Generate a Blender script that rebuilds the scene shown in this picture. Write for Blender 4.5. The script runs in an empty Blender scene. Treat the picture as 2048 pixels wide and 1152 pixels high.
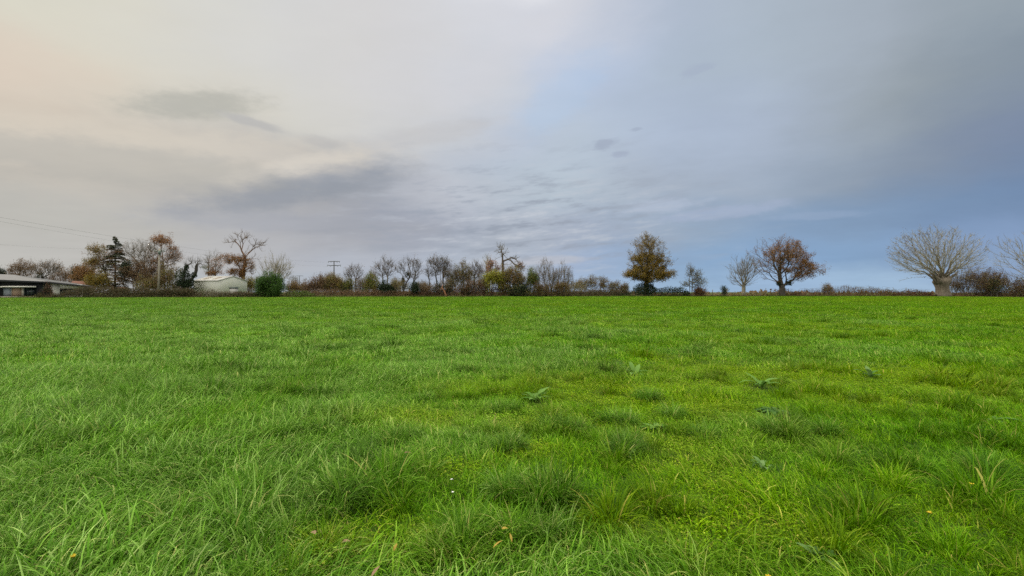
import bpy, math, random
import numpy as np
from mathutils import Vector, Matrix
scene = bpy.context.scene
COL = scene.collection
R = math.radians
F = 938.0          # focal length in photo pixels (2048 wide)
HY = 579.0         # horizon row in the photo
EYE = 1.6

# ------------------------------------------------------------------ helpers
def lin(c):
    return tuple(((v/255)/12.92 if v/255 <= 0.04045 else ((v/255+0.055)/1.055)**2.4) for v in c)

def at(px, py, D):
    """world point at depth D (metres in front of the camera) seen at photo pixel px,py"""
    return np.array([(px-1024)/F*D, D, EYE+(HY-py)/F*D])

def vnoise(x, y, seed, scale):
    """smooth value noise 0..1"""
    rs = np.random.RandomState(seed); T = rs.rand(256, 256)
    u = np.asarray(x)/scale+1000.3; v = np.asarray(y)/scale+1000.7
    i = np.floor(u).astype(int); j = np.floor(v).astype(int)
    fu = u-i; fv = v-j
    fu = fu*fu*(3-2*fu); fv = fv*fv*(3-2*fv)
    a = T[i % 256, j % 256]; b = T[(i+1) % 256, j % 256]; c = T[i % 256, (j+1) % 256]; d = T[(i+1) % 256, (j+1) % 256]
    return (a*(1-fu)+b*fu)*(1-fv)+(c*(1-fu)+d*fu)*fv

def fbm(x, y, seed, scale, octs=3):
    s = 0; w = 0; a = 1.0
    for k in range(octs):
        s = s+a*vnoise(x, y, seed+k*17, scale/2**k); w += a; a *= .55
    return s/w

def height(x, y):
    x = np.asarray(x, float); y = np.asarray(y, float)
    d = np.hypot(x, y)
    near = np.clip(1-d/45, 0, 1)
    z = near*((fbm(x, y, 5, 2.2, 3)-.5)*.13+(fbm(x, y, 15, .7, 2)-.5)*.03)
    far = np.clip(d-135, 0, None)
    return z-13*(1-np.exp(-far/700))-far*.0035

EDGE_T = np.array([-1.6, -1.09, -.975, -.66, -.45, -.03, .29, 1.1, 1.6])
EDGE_D = np.array([80, 84, 86, 90, 94.5, 100, 103, 107, 108.])
def edge(px):
    return float(np.interp((px-1024)/F, EDGE_T, EDGE_D))
def edge_at(x, y):
    return np.interp(np.asarray(x)/np.maximum(np.asarray(y), .01), EDGE_T, EDGE_D)

def mesh_from(name, V, faces, fattr=None, pattr=None, smooth=False):
    """V (n,3); faces: list of (m,k) int arrays"""
    me = bpy.data.meshes.new(name)
    V = np.asarray(V, np.float32)
    faces = [np.asarray(f, np.int32) for f in faces if len(f)]
    me.vertices.add(len(V)); me.vertices.foreach_set('co', V.ravel())
    nl = sum(f.size for f in faces); npoly = sum(len(f) for f in faces)
    me.loops.add(nl); me.polygons.add(npoly)
    me.loops.foreach_set('vertex_index', np.concatenate([f.ravel() for f in faces]))
    st = []; o = 0
    for f in faces:
        st.append(o+np.arange(len(f))*f.shape[1]); o += f.size
    me.polygons.foreach_set('loop_start', np.concatenate(st).astype(np.int32))
    me.polygons.foreach_set('loop_total', np.concatenate([np.full(len(f), f.shape[1]) for f in faces]).astype(np.int32))
    if smooth:
        me.polygons.foreach_set('use_smooth', np.ones(npoly, bool))
    for dom, at_ in (('FACE', fattr), ('POINT', pattr)):
        for k, v in (at_ or {}).items():
            a = me.attributes.new(k, 'FLOAT', dom); a.data.foreach_set('value', np.asarray(v, np.float32))
    me.update(calc_edges=True)
    return me

def obj(name, me, mat=None, parent=None, label=None, cat=None, group=None, kind=None):
    o = bpy.data.objects.new(name, me)
    COL.objects.link(o)
    if mat is not None and me is not None:
        for m in (mat if isinstance(mat, (list, tuple)) else [mat]): me.materials.append(m)
    if parent is not None: o.parent = parent
    if label: o['label'] = label
    if cat: o['category'] = cat
    if group: o['group'] = group
    if kind: o['kind'] = kind
    return o

def thing(name, label, cat, loc=(0, 0, 0), group=None, rz=0):
    o = obj(name, None, None, None, label, cat, group)
    o.location = loc; o.rotation_euler = (0, 0, rz); o.empty_display_size = .3
    return o

class MB:
    """collects shapes, builds one mesh object"""
    def __init__(s): s.V = []; s.q = []; s.t = []; s.n = 0; s.qr = []; s.tr = []; s.m = 0; s.qm = []; s.tm = []
    def add(s, V, quads=None, tris=None, rq=None, rt=None):
        V = np.asarray(V, float).reshape(-1, 3)
        if quads is not None and len(quads):
            quads = np.asarray(quads); s.q.append(quads+s.n); s.qr.append(np.random.rand(len(quads)) if rq is None else rq); s.qm.append(np.full(len(quads), s.m))
        if tris is not None and len(tris):
            tris = np.asarray(tris); s.t.append(tris+s.n); s.tr.append(np.random.rand(len(tris)) if rt is None else rt); s.tm.append(np.full(len(tris), s.m))
        s.V.append(V); s.n += len(V)
    def box(s, lo, hi, M=None):
        x0, y0, z0 = lo; x1, y1, z1 = hi
        V = np.array([[x0,y0,z0],[x1,y0,z0],[x1,y1,z0],[x0,y1,z0],[x0,y0,z1],[x1,y0,z1],[x1,y1,z1],[x0,y1,z1]], float)
        s.hexa(V if M is None else V@M[0].T+M[1])
    def hexa(s, V):
        s.add(V, [[0,3,2,1],[4,5,6,7],[0,1,5,4],[1,2,6,5],[2,3,7,6],[3,0,4,7]])
    def tube(s, A, B, ra, rb, n=4, r=None):
        """many tapered tubes A->B"""
        A = np.atleast_2d(np.asarray(A, float)); B = np.atleast_2d(np.asarray(B, float))
        m = len(A); ra = np.broadcast_to(ra, m); rb = np.broadcast_to(rb, m)
        d = B-A; L = np.linalg.norm(d, axis=1, keepdims=True); L[L < 1e-6] = 1e-6; d = d/L
        ref = np.where(np.abs(d[:, 2:3]) > .9, np.array([[1., 0, 0]]), np.array([[0, 0, 1.]]))
        u = np.cross(d, ref); u /= np.linalg.norm(u, axis=1, keepdims=True); v = np.cross(d, u)
        a = np.arange(n)*2*math.pi/n
        ring = u[:, None]*np.cos(a)[None, :, None]+v[:, None]*np.sin(a)[None, :, None]
        V = np.concatenate([A[:, None]+ring*ra[:, None, None], B[:, None]+ring*rb[:, None, None]], axis=1)
        k = np.arange(n); k2 = (k+1) % n
        q = np.stack([k, k2, k2+n, k+n], 1)
        Q = (np.arange(m)[:, None, None]*2*n+q[None]).reshape(-1, 4)
        rr = np.repeat(np.random.rand(m) if r is None else np.broadcast_to(r, m), n)
        s.add(V.reshape(-1, 3), Q, None, rr)
    def path(s, P, rad, n=6, cap=True):
        """one continuous tube through points P with radii"""
        P = np.asarray(P, float); m = len(P); rad = np.broadcast_to(rad, m)
        T = np.gradient(P, axis=0); T /= np.linalg.norm(T, axis=1, keepdims=True)+1e-9
        u = np.cross(T[0], [0.3, .9, .1] if abs(T[0][1]) < .9 else [1, 0, 0]); u /= np.linalg.norm(u)
        V = []
        a = np.arange(n)*2*math.pi/n
        for i in range(m):
            u = u-T[i]*np.dot(u, T[i]); u /= np.linalg.norm(u)+1e-9
            w = np.cross(T[i], u)
            V.append(P[i]+rad[i]*(np.cos(a)[:, None]*u+np.sin(a)[:, None]*w))
        V = np.concatenate(V); k = np.arange(n); k2 = (k+1) % n
        Q = np.concatenate([np.stack([k, k2, k2+n, k+n], 1)+i*n for i in range(m-1)])
        T3 = None
        if cap:
            V = np.vstack([V, P[0], P[-1]]); c0 = m*n; c1 = c0+1
            T3 = np.concatenate([np.stack([k2, k, np.full(n, c0)], 1), np.stack([k+(m-1)*n, k2+(m-1)*n, np.full(n, c1)], 1)])
        s.add(V, Q, T3)
    def leaves(s, C, size, aspect=.6, up=None, rnd=None, droop=None):
        """rhombic leaves centred on C; random orientation"""
        C = np.asarray(C, float); m = len(C)
        if m == 0: return
        size = np.broadcast_to(size, m)*(.65+.7*np.random.rand(m))
        d = np.random.randn(m, 3)
        if droop is not None: d = d*.6+np.array(droop)
        d /= np.linalg.norm(d, axis=1, keepdims=True)
        e = np.random.randn(m, 3)
        if up is not None: e = np.cross(d, np.random.randn(m, 3)*.5+np.array([0, 0, up]))
        e -= d*(e*d).sum(1, keepdims=True); e /= np.linalg.norm(e, axis=1, keepdims=True)+1e-9
        nrm = np.cross(d, e)
        hl = (size/2)[:, None]
        V = np.stack([C-d*hl, C+e*hl*aspect+nrm*hl*.25, C+d*hl, C-e*hl*aspect+nrm*hl*.15], 1)
        Q = np.arange(m*4).reshape(m, 4)
        s.add(V.reshape(-1, 3), Q, None, np.random.rand(m) if rnd is None else np.clip(rnd, 0, 1))
    def mesh(s, name, smooth=False, origin=None):
        V = np.concatenate(s.V)
        if origin is not None: V = V-np.asarray(origin)
        me = mesh_from(name, V, ([np.concatenate(s.q)] if s.q else [])+([np.concatenate(s.t)] if s.t else []),
                       {'rnd': np.concatenate(s.qr+s.tr)}, None, smooth)
        me.polygons.foreach_set('material_index', np.concatenate(s.qm+s.tm).astype(np.int32))
        return me
    def build(s, name, mat, parent=None, smooth=False, **kw):
        o = None
        org = None
        if parent is not None: org = parent.location
        me = s.mesh(name, smooth, org if parent is not None and tuple(parent.rotation_euler) == (0, 0, 0) else None)
        return obj(name, me, mat, parent, **kw)

# ------------------------------------------------------------------ materials
def nodes_of(m):
    m.use_nodes = True
    nt = m.node_tree; nt.nodes.clear()
    return nt
def N(nt, t, **kw):
    n = nt.nodes.new(t)
    for k, v in kw.items():
        if k.startswith('i_'): n.inputs[int(k[2:]) if k[2:].isdigit() else k[2:]].default_value = v
        else: setattr(n, k, v)
    return n
def ramp(nt, stops, interp='LINEAR'):
    r = N(nt, 'ShaderNodeValToRGB'); cr = r.color_ramp; cr.interpolation = interp
    cr.elements[0].position = stops[0][0]; cr.elements[0].color = (*stops[0][1], 1)
    cr.elements[1].position = stops[-1][0]; cr.elements[1].color = (*stops[-1][1], 1)
    for p, c in stops[1:-1]:
        e = cr.elements.new(p); e.color = (*c, 1)
    return r

def leaf_mat(name, cols, transl=.3, rough=.6, spec=.2):
    """leaf colours picked per leaf from cols (linear rgb)"""
    m = bpy.data.materials.new(name); nt = nodes_of(m); L = nt.links
    a = N(nt, 'ShaderNodeAttribute', attribute_name='rnd')
    k = len(cols)
    r = ramp(nt, [(i/(k-1), c) for i, c in enumerate(cols)])
    L.new(a.outputs['Fac'], r.inputs[0])
    p = N(nt, 'ShaderNodeBsdfPrincipled'); p.inputs['Roughness'].default_value = rough
    p.inputs['Specular IOR Level'].default_value = spec
    L.new(r.outputs[0], p.inputs['Base Color'])
    t = N(nt, 'ShaderNodeBsdfTranslucent'); L.new(r.outputs[0], t.inputs[0])
    mx = N(nt, 'ShaderNodeMixShader'); mx.inputs[0].default_value = transl
    L.new(p.outputs[0], mx.inputs[1]); L.new(t.outputs[0], mx.inputs[2])
    o = N(nt, 'ShaderNodeOutputMaterial'); L.new(mx.outputs[0], o.inputs[0])
    return m

def surf_mat(name, c1, c2, scale=3, rough=.8, bump=.0, metal=0, spec=.3, stretch=(1, 1, 1), detail=5, attr=False, stripes=None):
    m = bpy.data.materials.new(name); nt = nodes_of(m); L = nt.links
    g = N(nt, 'ShaderNodeTexCoord')
    mp = N(nt, 'ShaderNodeMapping'); mp.inputs['Scale'].default_value = stretch
    L.new(g.outputs['Object'], mp.inputs[0])
    nz = N(nt, 'ShaderNodeTexNoise'); nz.inputs['Scale'].default_value = scale; nz.inputs['Detail'].default_value = detail
    L.new(mp.outputs[0], nz.inputs['Vector'])
    r = ramp(nt, [(.3, c1), (.7, c2)])
    L.new(nz.outputs[0], r.inputs[0])
    p = N(nt, 'ShaderNodeBsdfPrincipled'); p.inputs['Roughness'].default_value = rough; p.inputs['Metallic'].default_value = metal
    p.inputs['Specular IOR Level'].default_value = spec
    L.new(r.outputs[0], p.inputs['Base Color'])
    hsrc = nz.outputs[0]
    if stripes:
        w = N(nt, 'ShaderNodeTexWave', bands_direction=stripes[0]); w.inputs['Scale'].default_value = stripes[1]; w.inputs['Distortion'].default_value = 0
        L.new(g.outputs['Object'], w.inputs['Vector']); hsrc = w.outputs['Fac']
    if bump:
        b = N(nt, 'ShaderNodeBump'); b.inputs['Strength'].default_value = bump; b.inputs['Distance'].default_value = .05
        L.new(hsrc, b.inputs['Height']); L.new(b.outputs[0], p.inputs['Normal'])
    o = N(nt, 'ShaderNodeOutputMaterial'); L.new(p.outputs[0], o.inputs[0])
    return m
# ------------------------------------------------------------------ camera, sky, sun
cam = bpy.data.cameras.new('camera'); co = bpy.data.objects.new('camera', cam); COL.objects.link(co)
co.location = (0, 0, EYE); co.rotation_euler = (R(90)+math.atan((HY-576)/F), 0, 0)
cam.sensor_width = 36; cam.lens = F/2048*36; cam.clip_start = .1; cam.clip_end = 20000
scene.camera = co
vs = scene.view_settings; vs.view_transform = 'Standard'; vs.look = 'None'; vs.gamma = 1; vs.exposure = 0; vs.use_curve_mapping = False
SUN_AZ, SUN_EL = -78, 24      # azimuth from the view axis (left is negative)
sd = bpy.data.lights.new('sun', 'SUN'); so = bpy.data.objects.new('sun', sd); COL.objects.link(so)
sd.energy = 1.5; sd.angle = R(10); sd.color = (1, .93, .83)
sv = Vector((math.sin(R(SUN_AZ))*math.cos(R(SUN_EL)), math.cos(R(SUN_AZ))*math.cos(R(SUN_EL)), math.sin(R(SUN_EL))))
so.rotation_euler = sv.to_track_quat('Z', 'Y').to_euler(); so.location = (-30, 5, 30)

world = bpy.data.worlds.new('World'); scene.world = world; world.use_nodes = True
wt = world.node_tree; wt.nodes.clear(); WL = wt.links
class E:
    def __init__(s, sock): s.s = sock
    @staticmethod
    def op(o, *a, clamp=False):
        n = wt.nodes.new('ShaderNodeMath'); n.operation = o; n.use_clamp = clamp
        for i, v in enumerate(a):
            if isinstance(v, E): WL.new(v.s, n.inputs[i])
            else: n.inputs[i].default_value = v
        return E(n.outputs[0])
    def __add__(s, o): return E.op('ADD', s, o)
    __radd__ = __add__
    def __sub__(s, o): return E.op('SUBTRACT', s, o)
    def __rsub__(s, o): return E.op('SUBTRACT', o, s)
    def __mul__(s, o): return E.op('MULTIPLY', s, o)
    __rmul__ = __mul__
    def __truediv__(s, o): return E.op('DIVIDE', s, o)
def smooth(e, a, b):
    n = wt.nodes.new('ShaderNodeMapRange'); n.interpolation_type = 'SMOOTHSTEP'
    WL.new(e.s, n.inputs[0]); n.inputs[1].default_value = a; n.inputs[2].default_value = b
    return E(n.outputs[0])
def vec(x, y, z=0.0):
    n = wt.nodes.new('ShaderNodeCombineXYZ')
    for i, v in enumerate((x, y, z)):
        if isinstance(v, E): WL.new(v.s, n.inputs[i])
        else: n.inputs[i].default_value = v
    return n.outputs[0]
def noise(v, scale, detail=6, rough=.55):
    n = wt.nodes.new('ShaderNodeTexNoise'); n.noise_dimensions = '3D'
    n.inputs['Scale'].default_value = scale; n.inputs['Detail'].default_value = detail; n.inputs['Roughness'].default_value = rough
    WL.new(v, n.inputs['Vector']); return E(n.outputs[0])
def mixc(f, a, b):
    n = wt.nodes.new('ShaderNodeMix'); n.data_type = 'RGBA'
    if isinstance(f, E): WL.new(f.s, n.inputs[0])
    else: n.inputs[0].default_value = f
    for i, v in ((6, a), (7, b)):
        if hasattr(v, 'links'): WL.new(v, n.inputs[i])
        else: n.inputs[i].default_value = (*v, 1)
    return n.outputs[2]
tc = wt.nodes.new('ShaderNodeTexCoord'); sp = wt.nodes.new('ShaderNodeSeparateXYZ'); WL.new(tc.outputs['Generated'], sp.inputs[0])
dx, dy, dz = (E(sp.outputs[i]) for i in range(3))
AZ = E.op('ARCTAN2', dx, dy)*(180/math.pi)
EL = E.op('ARCSINE', dz)*(180/math.pi)
zc = E.op('MAXIMUM', dz, 0.0)+0.10
PX_, PY_ = dx/zc, dy/zc                    # a flat cloud sheet seen in perspective
psheet = vec(PX_, PY_, 3.7)
w1 = noise(psheet, .55, 5, .6); w2 = noise(vec(PX_, PY_, 11.2), .55, 5, .6)
n1 = noise(vec(AZ*.05, EL*.11, 1.0), 1.0, 6, .58); n2 = noise(vec(AZ*.05, EL*.11, 7.0), 1.0, 6, .58)
waz = AZ+(n1-.5)*16; wel = EL+(n2-.5)*9
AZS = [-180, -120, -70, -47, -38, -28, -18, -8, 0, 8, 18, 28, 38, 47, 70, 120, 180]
ROWS = [
 (0,  1, [(178,180,182),(176,180,184),(172,180,190),(168,178,192),(165,177,194),(165,178,197),(158,178,204),(150,177,204),(151,178,208),(155,182,209),(158,182,208)]),
 (3,  1, [(182,181,178),(180,179,178),(176,178,184),(170,176,188),(166,174,188),(170,179,193),(157,174,200),(137,164,195),(131,161,196),(129,158,192),(128,152,187)]),
 (7,  1, [(180,178,172),(178,176,172),(172,172,175),(160,163,173),(162,168,181),(168,176,189),(162,172,189),(149,166,187),(133,157,186),(125,149,179),(115,139,172)]),
 (12, 1, [(200,190,176),(190,184,175),(180,177,174),(162,164,170),(184,188,197),(180,189,200),(178,190,202),(167,178,193),(152,166,184),(136,149,166),(122,136,160)]),
 (18, 1, [(212,199,183),(211,204,190),(206,203,194),(203,202,199),(198,200,203),(186,195,209),(181,193,208),(173,186,205),(165,177,194),(151,161,170),(134,146,158)]),
 (24, 1, [(212,209,193),(210,207,195),(206,205,201),(204,203,202),(204,205,209),(198,203,212),(184,196,216),(174,187,204),(169,181,194),(160,170,181),(150,161,170)]),
 (31, 1, [(211,209,194),(208,207,197),(205,205,203),(206,205,205),(206,207,211),(207,209,216),(202,206,216),(178,188,204),(171,182,195),(165,176,187),(158,168,176)]),
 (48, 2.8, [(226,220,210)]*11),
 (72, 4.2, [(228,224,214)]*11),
]
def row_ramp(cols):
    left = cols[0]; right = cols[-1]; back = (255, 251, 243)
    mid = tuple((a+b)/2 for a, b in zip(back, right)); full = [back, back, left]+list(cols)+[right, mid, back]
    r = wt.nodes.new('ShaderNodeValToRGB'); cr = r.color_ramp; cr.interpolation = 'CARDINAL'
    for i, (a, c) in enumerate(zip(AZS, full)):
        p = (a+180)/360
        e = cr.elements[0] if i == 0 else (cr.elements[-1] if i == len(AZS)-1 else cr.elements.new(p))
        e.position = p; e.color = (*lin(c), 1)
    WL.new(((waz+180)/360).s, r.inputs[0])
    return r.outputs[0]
acc = None; prev = None
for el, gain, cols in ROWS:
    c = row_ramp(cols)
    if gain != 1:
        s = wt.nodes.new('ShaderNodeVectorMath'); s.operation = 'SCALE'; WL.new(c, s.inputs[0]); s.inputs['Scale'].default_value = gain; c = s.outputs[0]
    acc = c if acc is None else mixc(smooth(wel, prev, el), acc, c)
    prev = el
def blob(px, py, rx, ry, rot, col, amount, ragged=.9, scale=1.0, lo=.25, hi=.85):
    """a cloud at a direction of the sky (given as the photo pixel it is seen at), with ragged edges"""
    global acc
    a = math.degrees(math.atan((px-1024)/F)); e = math.degrees(math.atan((HY-py)/F*math.cos(R(a))))
    k = 57.3/F
    rot = rot-math.degrees(math.atan((HY-py)/F*math.sin(R(a))))     # keep the long axis level as seen from the field
    u = AZ-a; v = EL-e; c, s = math.cos(R(rot)), math.sin(R(rot))
    U = (u*c+v*s)/(rx*k); Vv = (v*c-u*s)/(ry*k)
    g = E.op('EXPONENT', (U*U+Vv*Vv)*-1.0)
    nz = noise(vec(AZ*.30*scale, EL*.75*scale-AZ*.04, px*.01), 1.0, 8, .62)
    m = smooth(g+(nz-.5)*ragged, lo, hi)*amount*E.op('MINIMUM', g*3.0, 1.0)
    acc = mixc(m, acc, lin(col))
blob(300, 300, 420, 50, -6, (214,205,190), .55, .7)
blob(600, 333, 160, 20, 12, (210,203,192), .75, 1.0, 1, .1, .9)
blob(600, 380, 200, 32, 10, (144,149,158), .8, 1.5, .8, .05, 1.0)
blob(395, 208, 108, 24, 0, (172,171,162), .75, 1.3, 1.1, .05, .95)
blob(505, 245, 60, 9, -18, (176,175,174), .7, .8, 1.5)
blob(650, 285, 45, 12, -10, (180,178,176), .5, .9, 1.5)
blob(860, 270, 160, 22, 8, (190,189,190), .5, .9)
blob(250, 330, 260, 40, -8, (174,172,166), .6, .9)
blob(620, 450, 300, 22, -3, (158,161,170), .55, 1.0)
blob(1020, 110, 200, 40, 30, (208,208,213), .35, 1.0)
blob(1130, 190, 120, 50, 35, (170,195,224), .35, 1.0)
blob(1208, 288, 30, 11, 12, (158,168,186), .75, 1.6, 1.6)
blob(1272, 258, 13, 5, 10, (158,169,188), .6, 1.5, 2)
blob(1243, 307, 18, 7, 5, (160,170,190), .6, 1.6, 2)
blob(1393, 140, 32, 12, 20, (163,174,194), .5, 1.6, 1.6)
blob(1320, 412, 90, 14, 8, (176,186,204), .55, 1.7, 1)
blob(1440, 427, 130, 15, 8, (165,176,200), .5, 1.7, 1)
blob(1620, 433, 90, 8, 3, (158,174,200), .3, 1.7, 1)
blob(1080, 522, 120, 10, 3, (186,187,194), .6, 1.4)
# ripples of thin cloud, flattened towards the horizon
rip = noise(vec(AZ*.17, EL*.85-AZ*.07, 4.0), 1.0, 8, .62)
rmask = E.op('EXPONENT', ((AZ-1)*(AZ-1)/260.0+(EL-8.0)*(EL-8.0)/40.0)*-1.0)
acc = mixc(smooth(rip, .49, .66)*rmask*.9, acc, lin((146,154,168)))
acc = mixc(smooth(1.0-rip, .50, .68)*rmask*.8, acc, lin((192,197,206)))
wisp = noise(vec(AZ*.10, EL*.55-AZ*.06, 21.0), 1.0, 7, .62)
rmask2 = E.op('EXPONENT', ((AZ-3)*(AZ-3)/500.0+(EL-9.0)*(EL-9.0)/60.0)*-1.0)
acc = mixc(smooth(wisp, .56, .72)*rmask2*.55, acc, lin((156,163,176)))
# soft mottling over the whole sheet
w3 = noise(vec(PX_*1.0, PY_*1.6, 5.0), 1.7, 8, .6)
soft = (w1-.5)*.26+(w3-.5)*.11+1.065
sc_ = wt.nodes.new('ShaderNodeVectorMath'); sc_.operation = 'SCALE'; WL.new(acc, sc_.inputs[0]); WL.new((soft*10.0).s, sc_.inputs['Scale'])
sky = wt.nodes.new('ShaderNodeTexSky'); sky.sky_type = 'NISHITA'; sky.sun_disc = False
sky.sun_elevation = R(SUN_EL); sky.sun_rotation = R(SUN_AZ)
cover = smooth(w2, .2, .5)*.04+.93
tot = mixc(cover, sky.outputs[0], sc_.outputs[0])
bg = wt.nodes.new('ShaderNodeBackground'); bg.inputs[1].default_value = .1; WL.new(tot, bg.inputs[0])
wo = wt.nodes.new('ShaderNodeOutputWorld'); WL.new(bg.outputs[0], wo.inputs[0])

cy = scene.cycles
cy.use_denoising = False
cy.max_bounces = 5; cy.diffuse_bounces = 3; cy.glossy_bounces = 2; cy.transmission_bounces = 3; cy.transparent_max_bounces = 4
cy.caustics_reflective = False; cy.caustics_refractive = False
# ------------------------------------------------------------------ field and grass
rs = np.random.RandomState(3)
def ground_pt(px, py):
    D = EYE*F/(py-HY); return (px-1024)/F*D, D
# gaps where the grass is short and yellow, and single dark tussocks, as ground positions (photo pixel, spread)
YEL = [(1060,845,.5),(1400,815,.9),(1480,745,1.5),(1350,890,.35),(1350,930,.4),(700,1085,.25),(850,1070,.25),(1510,1050,.35),(1250,780,.8),
       (860,840,.6),(980,780,.8),(1180,800,.6),(1600,760,1.4),(1800,750,1.6),(1700,800,.9),(1250,1060,.2),(620,1130,.15),(930,940,.25),(1450,960,.3),(1900,780,1.2),(1640,1090,.25),
       (1150,770,1.),(1420,770,1.1),(1060,900,.3)]
YELP = [(*ground_pt(a, b), c) for a, b, c in YEL]
def yellowness(x, y):
    x = np.asarray(x); y = np.asarray(y)
    n = fbm(x, y, 41, 2.6, 3)*.6+fbm(x, y, 47, .8, 2)*.4
    t = x/np.maximum(y, .5)
    base = np.clip((n-.52)*3.2+np.clip(t*.9, -.6, .35), 0, 1)
    g = np.zeros(np.shape(x))
    for a, b, c in YELP:
        g = np.maximum(g, np.exp(-(((x-a)/(c*1.5))**2+((y-b)/c)**2)))
    return np.clip(np.maximum(base*.5, g*(.42+.6*n)), 0, 1)

# one sheet of ground to the horizon
def axis(lim, near):
    a = [0.0]; st = near
    while a[-1] < lim:
        a.append(a[-1]+st); st = min(st*1.07, 400) if a[-1] > 9 else near
    return np.array(a)
gx = axis(7000, .16); gx = np.concatenate([-gx[:0:-1], gx])
gy = axis(7000, .16); gy = np.concatenate([-axis(300, 1.0)[:0:-1], gy])
X, Y = np.meshgrid(gx, gy); Z = height(X, Y)
nx, ny = len(gx), len(gy)
ii = (np.arange(ny-1)[:, None]*nx+np.arange(nx-1)[None]).ravel()
Q = np.stack([ii, ii+1, ii+1+nx, ii+nx], 1)
xs, ys = X.ravel(), Y.ravel()
inside = np.clip((edge_at(xs, ys)-ys)/3+.5, 0, 1)*(ys > -200)
gm = mesh_from('field', np.stack([xs, ys, Z.ravel()], 1), [Q], None, {'yel': yellowness(xs, ys), 'inside': inside}, True)
fm = bpy.data.materials.new('field_soil_and_sward'); nt = nodes_of(fm); L = nt.links
gp = N(nt, 'ShaderNodeNewGeometry')
na = N(nt, 'ShaderNodeTexNoise'); na.inputs['Scale'].default_value = 7; na.inputs['Detail'].default_value = 8; L.new(gp.outputs['Position'], na.inputs['Vector'])
nb = N(nt, 'ShaderNodeTexNoise'); nb.inputs['Scale'].default_value = .09; nb.inputs['Detail'].default_value = 6; L.new(gp.outputs['Position'], nb.inputs['Vector'])
r1 = ramp(nt, [(.25, (.012, .030, .004)), (.55, (.025, .065, .005)), (.8, (.05, .10, .008))]); L.new(na.outputs[0], r1.inputs[0])
ay = N(nt, 'ShaderNodeAttribute', attribute_name='yel'); ai = N(nt, 'ShaderNodeAttribute', attribute_name='inside')
r1b = ramp(nt, [(.25, (.035, .055, .006)), (.75, (.09, .14, .008))]); L.new(na.outputs[0], r1b.inputs[0])
m1 = N(nt, 'ShaderNodeMix', data_type='RGBA'); L.new(ay.outputs['Fac'], m1.inputs[0]); L.new(r1.outputs[0], m1.inputs[6]); L.new(r1b.outputs[0], m1.inputs[7])
r2 = ramp(nt, [(.3, (.10, .10, .03)), (.5, (.06, .10, .02)), (.7, (.12, .09, .035))]); L.new(nb.outputs[0], r2.inputs[0])
m2 = N(nt, 'ShaderNodeMix', data_type='RGBA'); L.new(ai.outputs['Fac'], m2.inputs[0]); L.new(r2.outputs[0], m2.inputs[6]); L.new(m1.outputs[2], m2.inputs[7])
pb = N(nt, 'ShaderNodeBsdfPrincipled'); pb.inputs['Roughness'].default_value = .95; pb.inputs['Specular IOR Level'].default_value = .1
bp = N(nt, 'ShaderNodeBump'); bp.inputs['Strength'].default_value = .6; bp.inputs['Distance'].default_value = .06
L.new(na.outputs[0], bp.inputs['Height']); L.new(bp.outputs[0], pb.inputs['Normal'])
L.new(m2.outputs[2], pb.inputs['Base Color']); oo = N(nt, 'ShaderNodeOutputMaterial'); L.new(pb.outputs[0], oo.inputs[0])
obj('field', gm, fm, label='wide flat green meadow reaching back to the hedgerow', kind='structure')

# grass blade material: colour by sward patch (per tuft) and by blade
GM = bpy.data.materials.new('grass_blades'); nt = nodes_of(GM); L = nt.links
a_r = N(nt, 'ShaderNodeAttribute', attribute_name='rnd')
a_h = N(nt, 'ShaderNodeAttribute', attribute_name='hue', attribute_type='INSTANCER')
a_y = N(nt, 'ShaderNodeAttribute', attribute_name='yel', attribute_type='INSTANCER')
lush = ramp(nt, [(0, (.034, .105, .003)), (.35, (.066, .180, .005)), (.7, (.105, .250, .008)), (.93, (.18, .335, .022)), (1, (.36, .33, .09))]); L.new(a_r.outputs['Fac'], lush.inputs[0])
cool = ramp(nt, [(0, (.040, .120, .008)), (.5, (.10, .225, .020)), (.8, (.19, .33, .06)), (.93, (.27, .40, .12)), (1, (.36, .37, .12))]); L.new(a_r.outputs['Fac'], cool.inputs[0])
yelr = ramp(nt, [(0, (.085, .175, .004)), (.5, (.155, .26, .007)), (.9, (.26, .345, .014)), (1, (.42, .36, .07))]); L.new(a_r.outputs['Fac'], yelr.inputs[0])
g1 = N(nt, 'ShaderNodeMix', data_type='RGBA'); L.new(a_h.outputs['Fac'], g1.inputs[0]); L.new(lush.outputs[0], g1.inputs[6]); L.new(cool.outputs[0], g1.inputs[7])
g2 = N(nt, 'ShaderNodeMix', data_type='RGBA'); L.new(a_y.outputs['Fac'], g2.inputs[0]); L.new(g1.outputs[2], g2.inputs[6]); L.new(yelr.outputs[0], g2.inputs[7])
gpr = N(nt, 'ShaderNodeBsdfPrincipled'); gpr.inputs['Roughness'].default_value = .55; gpr.inputs['Specular IOR Level'].default_value = .08
a_v = N(nt, 'ShaderNodeAttribute', attribute_name='var', attribute_type='INSTANCER')
hs = N(nt, 'ShaderNodeHueSaturation'); hs.inputs['Saturation'].default_value = 1.03; L.new(a_v.outputs['Fac'], hs.inputs['Value']); L.new(g2.outputs[2], hs.inputs['Color'])
L.new(hs.outputs[0], gpr.inputs['Base Color'])
gtr = N(nt, 'ShaderNodeBsdfTranslucent'); L.new(hs.outputs[0], gtr.inputs[0])
gmx = N(nt, 'ShaderNodeMixShader'); gmx.inputs[0].default_value = .35; L.new(gpr.outputs[0], gmx.inputs[1]); L.new(gtr.outputs[0], gmx.inputs[2])
go = N(nt, 'ShaderNodeOutputMaterial'); L.new(gmx.outputs[0], go.inputs[0])

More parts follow.
